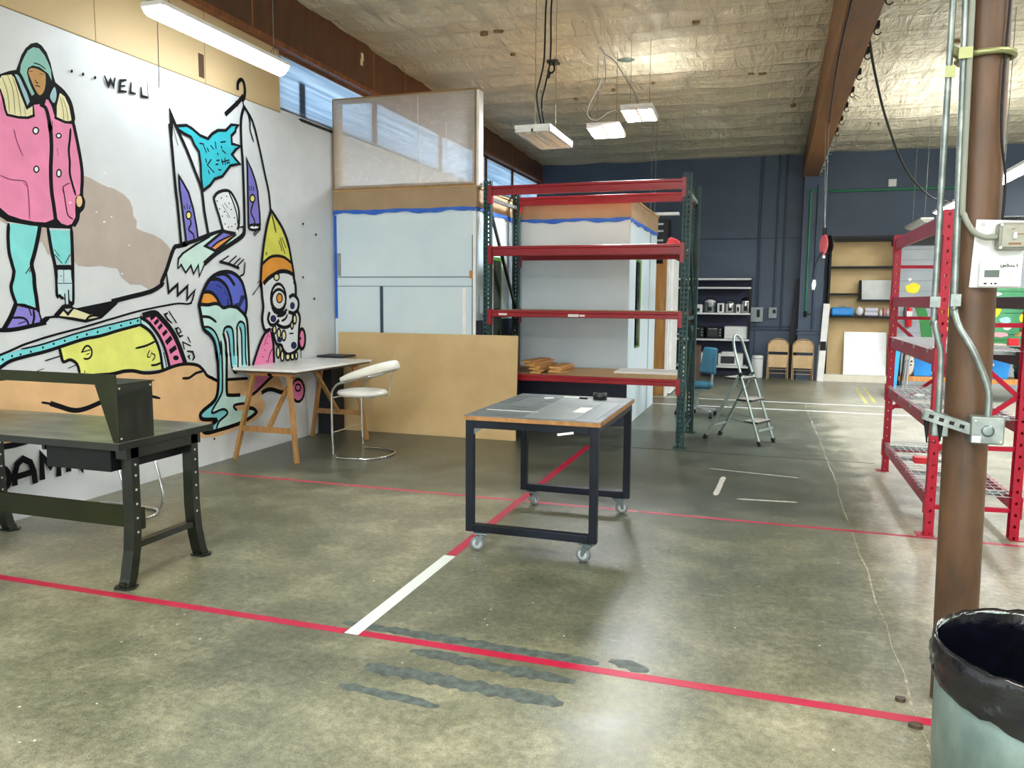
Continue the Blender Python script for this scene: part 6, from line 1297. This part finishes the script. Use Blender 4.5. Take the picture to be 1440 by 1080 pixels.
# cart with boards
t = thing('panel_cart', 'dark trolley with brown panels behind the pallet rack upright', 'trolley', (-1.45, 14.6, 0))
mb = MB(); mb.tube(spline([(-1.7, 14.28, .08), (-1.7, 14.28, .7), (-1.66, 14.28, .78), (-1.58, 14.28, .8), (-1.5, 14.28, .8)], 4), .02, 8); mb.build('push_bar', m_black, t)
MB().box(-1.72, -1.2, 14.25, 14.95, .08, .12).build('deck', m_black, t)
m_br = M('brown_veneer', '4c342a', .5)
for k, x in enumerate((-1.53, -1.48, -1.36)): MB().box(x, x + .02, 14.32, 14.9, .12, .78).build('panel', m_white if k < 2 else m_br, t)
MB().box(-1.33, -1.2, 14.32, 14.9, .12, .78).build('panel', m_br, t)
mb = MB(); [mb.cyl((x, y, .04), (x + .03, y, .04), .038, 12) for x in (-1.7, -1.25) for y in (14.3, 14.88)]; mb.build('wheel', m_rubber, t)
# plywood-backed cabinet
cb = thing('tool_cabinet', 'open plywood backed cabinet with black shelves on the back wall', 'cabinet', (1.68, 17.1, 0))
MB().box(1.1, 2.26, 17.2, 17.36, .14, 2.78).build('back_panel', m_ply, cb)
MB().box(1.06, 1.1, 16.95, 17.36, 0, 2.8).build('side_panel', m_black, cb); MB().box(2.24, 2.3, 16.95, 17.36, 0, 2.8).build('side_panel', m_ply, cb)
MB().box(1.06, 2.3, 16.95, 17.36, 2.78, 2.84).build('top_panel', m_black, cb); MB().box(1.06, 2.3, 16.9, 17.36, 0.001, .14).build('plinth', M('plinth_white', 'dcd8c8', .5), cb)
for (x0, x1, z_) in ((1.1, 2.24, 2.25), (1.1, 1.62, 1.72), (1.62, 2.24, 1.6), (1.1, 2.24, 1.27)): MB().box(x0, x1, 16.95, 17.2, z_, z_ + .04).build('shelf', m_black, cb)
tag(MB().prism([(16.97, .142), (16.98, .142), (17.19, .99), (17.18, .99)], 0, 1.42, 2.2).build('whiteboard', M('whiteboard', 'e6eaec', .25), bevel=.004), 'large white board leaning in the bottom of the plywood cabinet', 'board')
t = thing('metal_tray', 'pale grey tray with dark end standing on the right cabinet shelf', 'tray', (1.93, 17.1, 1.64)); MB().box(1.69, 2.22, 17.1, 17.13, 1.641, 2.02).build('panel', M('pale_grey_panel', 'c6cccc', .4), t); MB().prism([(16.96, 1.641), (17.13, 1.641), (17.13, 2.02)], 0, 1.64, 1.69).build('end_bracket', m_black, t)
t = thing('tool_case', 'bright blue plastic case on the lower cabinet shelf', 'case', (1.36, 17.06, 1.31)); MB().box(1.14, 1.56, 16.97, 17.16, 1.311, 1.48).build('body', m_bluepl, t, bevel=.04); mb = MB(); mb.tube([(1.28, 17.06, 1.47), (1.29, 17.06, 1.51), (1.4, 17.06, 1.51), (1.41, 17.06, 1.47)], .01, 6); mb.build('handle', m_greypl, t)
mb = MB(); mb.ell((1.67, 17.06, 1.402), (.075, .07, .09), 10); tag(mb.build('plastic_bag', m_whitepl), 'crumpled white bag right of the blue case', 'bag')
for k, (x, y_, z_) in enumerate(((1.87, 17.0, 1.3555), (1.88, 17.047, 1.4355), (1.89, 17.095, 1.3555))):
    mb = MB(); mb.cyl((x - .11, y_, z_), (x + .12, y_, z_), .045, 12); tag(mb.build('rolled_towel', M('pale_lilac_cloth', 'c2c2d0', .8)), ('front lower rolled towel beside the white bag', 'rolled towel on top of the towel heap', 'rear lower rolled towel of the heap on the cabinet shelf')[k], 'towel')
for k, (x, h_, c_) in enumerate(((2.06, .14, 'd8d2cc'), (2.13, .2, 'c88a90'), (2.19, .16, 'e0d6d0'))): tag(MB().lathe([(0, .001), (.03, .001), (.03, h_ * .7), (.014, h_ * .8), (.014, h_), (0, h_)], (x, 17.05, 1.31), 14).build('bottle', M('bottle_' + 'abc'[k], c_, .4)), ('pale bottle nearest the towels on the cabinet shelf', 'tall pinkish bottle at the end of the cabinet shelf', 'cream bottle beside the tall pinkish bottle')[k], 'bottle')
mb = MB(); mb.bar((.99, 16.82, 0.001), (1.05, 16.915, 1.55), .12, .03); t = thing('white_plank', 'narrow white plank leaning against the left side of the cabinet', 'plank', (1.05, 16.9, 0)); mb.build('plank', m_white, t); mb = MB(); mb.box(.96, 1.07, 16.83, 16.84, .62, .8); mb.build('black_label', m_black, t)
mb = MB(); mb.bar((.93, 16.95, .001), (.95, 17.0, .72), .03, .02); tag(mb.build('grey_batten', m_greypl), 'short grey batten leaning right of the folding chairs', 'batten')
# fire extinguisher
t = thing('fire_extinguisher', 'red fire extinguisher mounted on the grey block wall', 'fire extinguisher', (2.53, 16.84, 1.1))
MB().lathe([(0, 0), (.055, 0), (.06, .01), (.06, .3), (.045, .35), (.02, .37), (.02, .39)], (2.53, 16.83, 1.12), 22).build('cylinder', m_red, t); MB().box(2.48, 2.58, 16.765, 16.775, 1.3, 1.42).build('label_plate', m_whitepl, t)
mb = MB(); mb.bar((2.5, 16.83, 1.52), (2.6, 16.8, 1.55), .02, .02); mb.cyl((2.53, 16.83, 1.5), (2.53, 16.83, 1.53), .02, 10); mb.build('handle', m_black, t); mb = MB(); mb.tube(spline([(2.53, 16.83, 1.51), (2.46, 16.82, 1.5), (2.44, 16.82, 1.4), (2.45, 16.81, 1.28)], 5), .01, 6); mb.build('hose', m_black, t); MB().box(2.51, 2.55, 16.87, 16.899, 1.2, 1.5).build('wall_bracket', m_black, t)
# black wire shelving at the right with its load
bs = thing('storage_shelving', 'long black wire shelving with totes behind the red rack', 'shelf', (3.5, 14.6, 0))
for x in (2.02, 3.28, 5.1):
    for y in (14.3, 14.9): MB().box(x, x + .05, y, y + .05, 0, 3.0 if x > 3 else 1.0).build('post', m_black, bs)
def wdeck(x0, x1, z_):
    mb = MB(); n_ = int((x1 - x0) / .05)
    for i in range(n_ + 1): mb.bar((x0 + i * .05, 14.3, z_), (x0 + i * .05, 14.95, z_), .006, .006)
    for i in range(6): mb.bar((x0, 14.32 + i * .12, z_ + .006), (x1, 14.32 + i * .12, z_ + .006), .008, .006)
    mb.build('wire_shelf', m_wire, bs)
wdeck(2.05, 5.1, .905); wdeck(3.3, 5.1, 2.94)
MB().box(2.05, 5.1, 14.29, 14.32, .78, .9).build('shelf_beam', m_black, bs); MB().box(3.33, 5.1, 14.29, 14.32, 1.55, 1.66).build('shelf_beam', m_black, bs); MB().box(3.33, 5.1, 14.32, 14.9, 1.6, 1.63).build('shelf_board', m_black, bs); MB().box(3.33, 5.1, 14.29, 14.32, 2.84, 2.93).build('shelf_beam', m_black, bs)
MB().box(2.05, 5.1, 14.29, 14.9, .3, .37).build('bottom_plank', m_wood, bs, label='pale wooden bottom plank')
def tote(x, z_, w_, h_, lab, mat, y=14.42, d=.38):
    t = thing('storage_tote', lab, 'tote', (x, y + d / 2, z_)); mb = MB(); v = []
    for (k, zz_) in ((.86, .001), (1, h_ - .03)):
        v += [(x - w_ / 2 * k, y + d * (1 - k) / 2, z_ + zz_), (x + w_ / 2 * k, y + d * (1 - k) / 2, z_ + zz_), (x + w_ / 2 * k, y + d - d * (1 - k) / 2, z_ + zz_), (x - w_ / 2 * k, y + d - d * (1 - k) / 2, z_ + zz_)]
    mb.add(v, [(3, 2, 1, 0), (4, 5, 6, 7), (0, 1, 5, 4), (1, 2, 6, 5), (2, 3, 7, 6), (3, 0, 4, 7)]); mb.build('body', mat, t, bevel=.01)
    MB().box(x - w_ / 2 - .01, x + w_ / 2 + .01, y - .01, y + d + .01, z_ + h_ - .03, z_ + h_).build('lid', mat, t, bevel=.006); return t
t = tote(2.43, .371, .3, .33, 'blue lidded tote seen through the red rack', m_bluepl)
t = tote(3.52, .371, .34, .32, 'blue tote right of the brown column on the wooden plank', m_bluepl); MB().box(3.4, 3.45, 14.4, 14.415, .58, .62).build('label_card', m_whitepl, t)
t = tote(2.78, .371, .26, .42, 'dark red tote on the plank left of the brown column', M('dark_red_plastic', '8a1e34', .4))
tag(MB().box(2.3, 2.62, 14.5, 14.85, .70, .775).build('storage_bag', M('navy_fabric', '1d2f6a', .7), bevel=.02), 'navy fabric pouch lying on the blue lidded tote', 'bag')
t = thing('printed_sack', 'cream cloth sack with dark print beside the blue lidded tote', 'bag', (2.2, 14.4, .37)); mb = MB(); mb.ell((2.2, 14.4, .57), (.09, .07, .2), 12); mb.tube([(2.2, 14.4, .74), (2.17, 14.39, .82), (2.13, 14.39, .86)], [.06, .04, .05], 10); mb.build('sack', M('cream_cloth', 'c8c0ae', .8, 0, 'd6cfc0', 10), t)
mb = MB()
for (x, z_, w_) in ((2.14, .61, .03), (2.18, .615, .03), (2.22, .61, .03), (2.15, .55, .02), (2.18, .55, .03), (2.22, .55, .02)): mb.box(x, x + w_, 14.325, 14.345, z_, z_ + .025)
mb.build('print', m_black, t)
mb = MB(); mb.ell((2.37, 14.3, .03), (.1, .07, .03), 8); mb.lathe([(0, 0), (.07, 0), (.08, .12), (0, .12)], (2.37, 14.25, .0), 16); 
tag(MB().lathe([(0, .001), (.08, .001), (.09, .09), (.085, .1), (0, .11)], (2.34, 14.15, 0), 18).build('food_tub', m_whitepl), 'small white tub on the floor in front of the black shelving', 'tub')
for k, (x, h_) in enumerate(((2.06, 1.0), (2.1, .85), (2.14, .92))):
    mb = MB(); mb.cyl((x, 14.2 - .03 * k, .001), (x + .05, 14.24, h_ * .78), .014, 8); tag(mb.build('tripod_pole', m_greypl if k else m_black), ('black pole leaning at the left end of the black shelving', 'shorter grey pole leaning at the end of the black shelving', 'longer grey pole leaning at the end of the black shelving')[k], 'pole')
mb = MB(); mb.prism([(1.93, .001), (2.0, .001), (2.04, .8), (1.98, .84), (1.96, .5)], 1, 14.18, 14.22); tag(mb.build('blue_tarp', M('bright_blue_tarp', '2e98dc', .5)), 'bright blue folded sheet hanging beside the red rack post', 'sheet')
t = thing('flower_box', 'open cardboard box of yellow artificial flowers at the right edge', 'box', (4.05, 14.55, .91)); mb = MB()
for (a, b_, c_, d_) in ((3.88, 4.3, 14.4, 14.405), (3.88, 4.3, 14.695, 14.7), (3.88, 3.885, 14.4, 14.7), (4.295, 4.3, 14.4, 14.7)): mb.box(a, b_, c_, d_, .916, 1.16)
mb.box(3.88, 4.3, 14.4, 14.7, .916, .92); mb.build('carton', m_card, t); mb = MB(); mb.add([(3.88, 14.4, 1.16), (3.88, 14.7, 1.16), (3.76, 14.7, 1.06), (3.76, 14.4, 1.06)], [(0, 1, 2, 3)]); mb.build('flap', m_card, t, solid=.004)
mb = MB(); R2 = random.Random(5)
for k in range(26): mb.cur = k % 3; c_ = (R2.uniform(3.85, 4.3), R2.uniform(14.42, 14.68), R2.uniform(1.16, 1.45)); mb.ell(c_, (.045, .04, .035), 5)
mb.build('flowers', [m_yel, M('leaf_green', '3c7a3a', .6), M('petal_orange', 'd87a28', .6)], t); mb = MB(); [mb.cyl((x, 14.55, .93), (x + .05, 14.55, 1.25), .008, 6) for x in (3.92, 4.0, 4.1, 4.2)]; mb.build('stems', M('leaf_green', '3c7a3a', .6), t)
tag(MB().box(3.64, 3.78, 14.42, 14.55, .916, 1.03).build('red_carton', m_red, bevel=.006), 'small red carton left of the flower box', 'carton')
tag(MB().box(3.35, 3.6, 14.4, 14.7, .916, .935).build('paper_stack', M('pinkish_paper', 'd8b8a4', .7)), 'flat pinkish papers left of the red carton', 'papers')
mb = MB(); R2 = random.Random(9)
for k in range(26): a = R2.uniform(0, 6.28); mb.ell((3.87 + .12 * math.cos(a) * R2.random(), 14.6 + .1 * math.sin(a) * R2.random(), .5 + R2.uniform(-.02, .2)), (.035, .03, .05), 5)
t = thing('potted_plant', 'dark green bushy plant beside the blue tote under the shelf', 'plant', (3.87, 14.6, .37)); mb.build('foliage', M('deep_green_leaf', '1c3a22', .6), t); MB().lathe([(0, .001), (.07, .001), (.09, .12), (0, .11)], (3.87, 14.6, .37), 18).build('pot', m_black, t)

# ------------------------------------------------------------------ camera, light, view
cam = bpy.data.cameras.new('camera'); co = bpy.data.objects.new('camera', cam); C.objects.link(co); S.camera = co
cam.sensor_width = 36; cam.sensor_fit = 'HORIZONTAL'; cam.lens = 1103 * 36 / 1440; cam.clip_start = .05
co.matrix_world = Matrix(((0.949862, -0.040746, 0.310002, 0.000000), (0.312580, 0.100197, -0.944592, 0.000000), (0.007427, 0.994133, 0.107910, 1.600000), (0, 0, 0, 1)))
w = bpy.data.worlds.new('world'); S.world = w; w.use_nodes = True; bg = w.node_tree.nodes['Background']; bg.inputs[0].default_value = rgb('c8d8e6'); bg.inputs[1].default_value = 2.8
def area(name, loc, sx, sy, power, col=(.965, .985, 1), rot=(0, 0, 0)):
    l = bpy.data.lights.new(name, 'AREA'); l.shape = 'RECTANGLE'; l.size = sx; l.size_y = sy; l.energy = power; l.color = col
    o = bpy.data.objects.new(name, l); C.objects.link(o); o.location = loc; o.rotation_euler = rot; return o
UP = (PI, 0, 0)
for (x, y, p, q) in ((-1.6, .6, 90, 190), (3.2, 2.6, 110, 180), (-1.6, -3.4, 320, 190), (2.6, -3.4, 280, 190), (6.5, 8.5, 200, 140), (6.0, 13.5, 320, 160)):   # added lamps out of view to brighten the hall, shining down and up
    area('fill_lamp', (x, y, 4.15), .3, 2.4, p)
    area('fill_lamp', (x, y, 4.16), .3, 2.4, q, (1, .99, .96), UP)
area('fill_lamp', (-1.6, 10.7, 4.1), .3, .6, 10, (1, .99, .97), UP)  # added uplight brightening the ceiling over the high bay lights
area('fill_lamp', (2.38, 13.0, 3.3), .3, 2.4, 70, (1, .99, .97), UP)  # added uplight brightening the ceiling above the right strip lights
area('front_fill', (.5, -5.9, 1.9), 4.0, 3.4, 240, (.92, .97, 1), (PI / 2, 0, 0))   # added fill behind the camera, no opening stands there
S.view_settings.view_transform = 'Standard'; S.view_settings.look = 'None'; S.view_settings.gamma = 1; S.view_settings.exposure = 0.22
S.cycles.use_denoising = True; S.cycles.max_bounces = 8; S.cycles.diffuse_bounces = 4; S.cycles.glossy_bounces = 4; S.cycles.transparent_max_bounces = 12
S.cycles.sample_clamp_indirect = 8
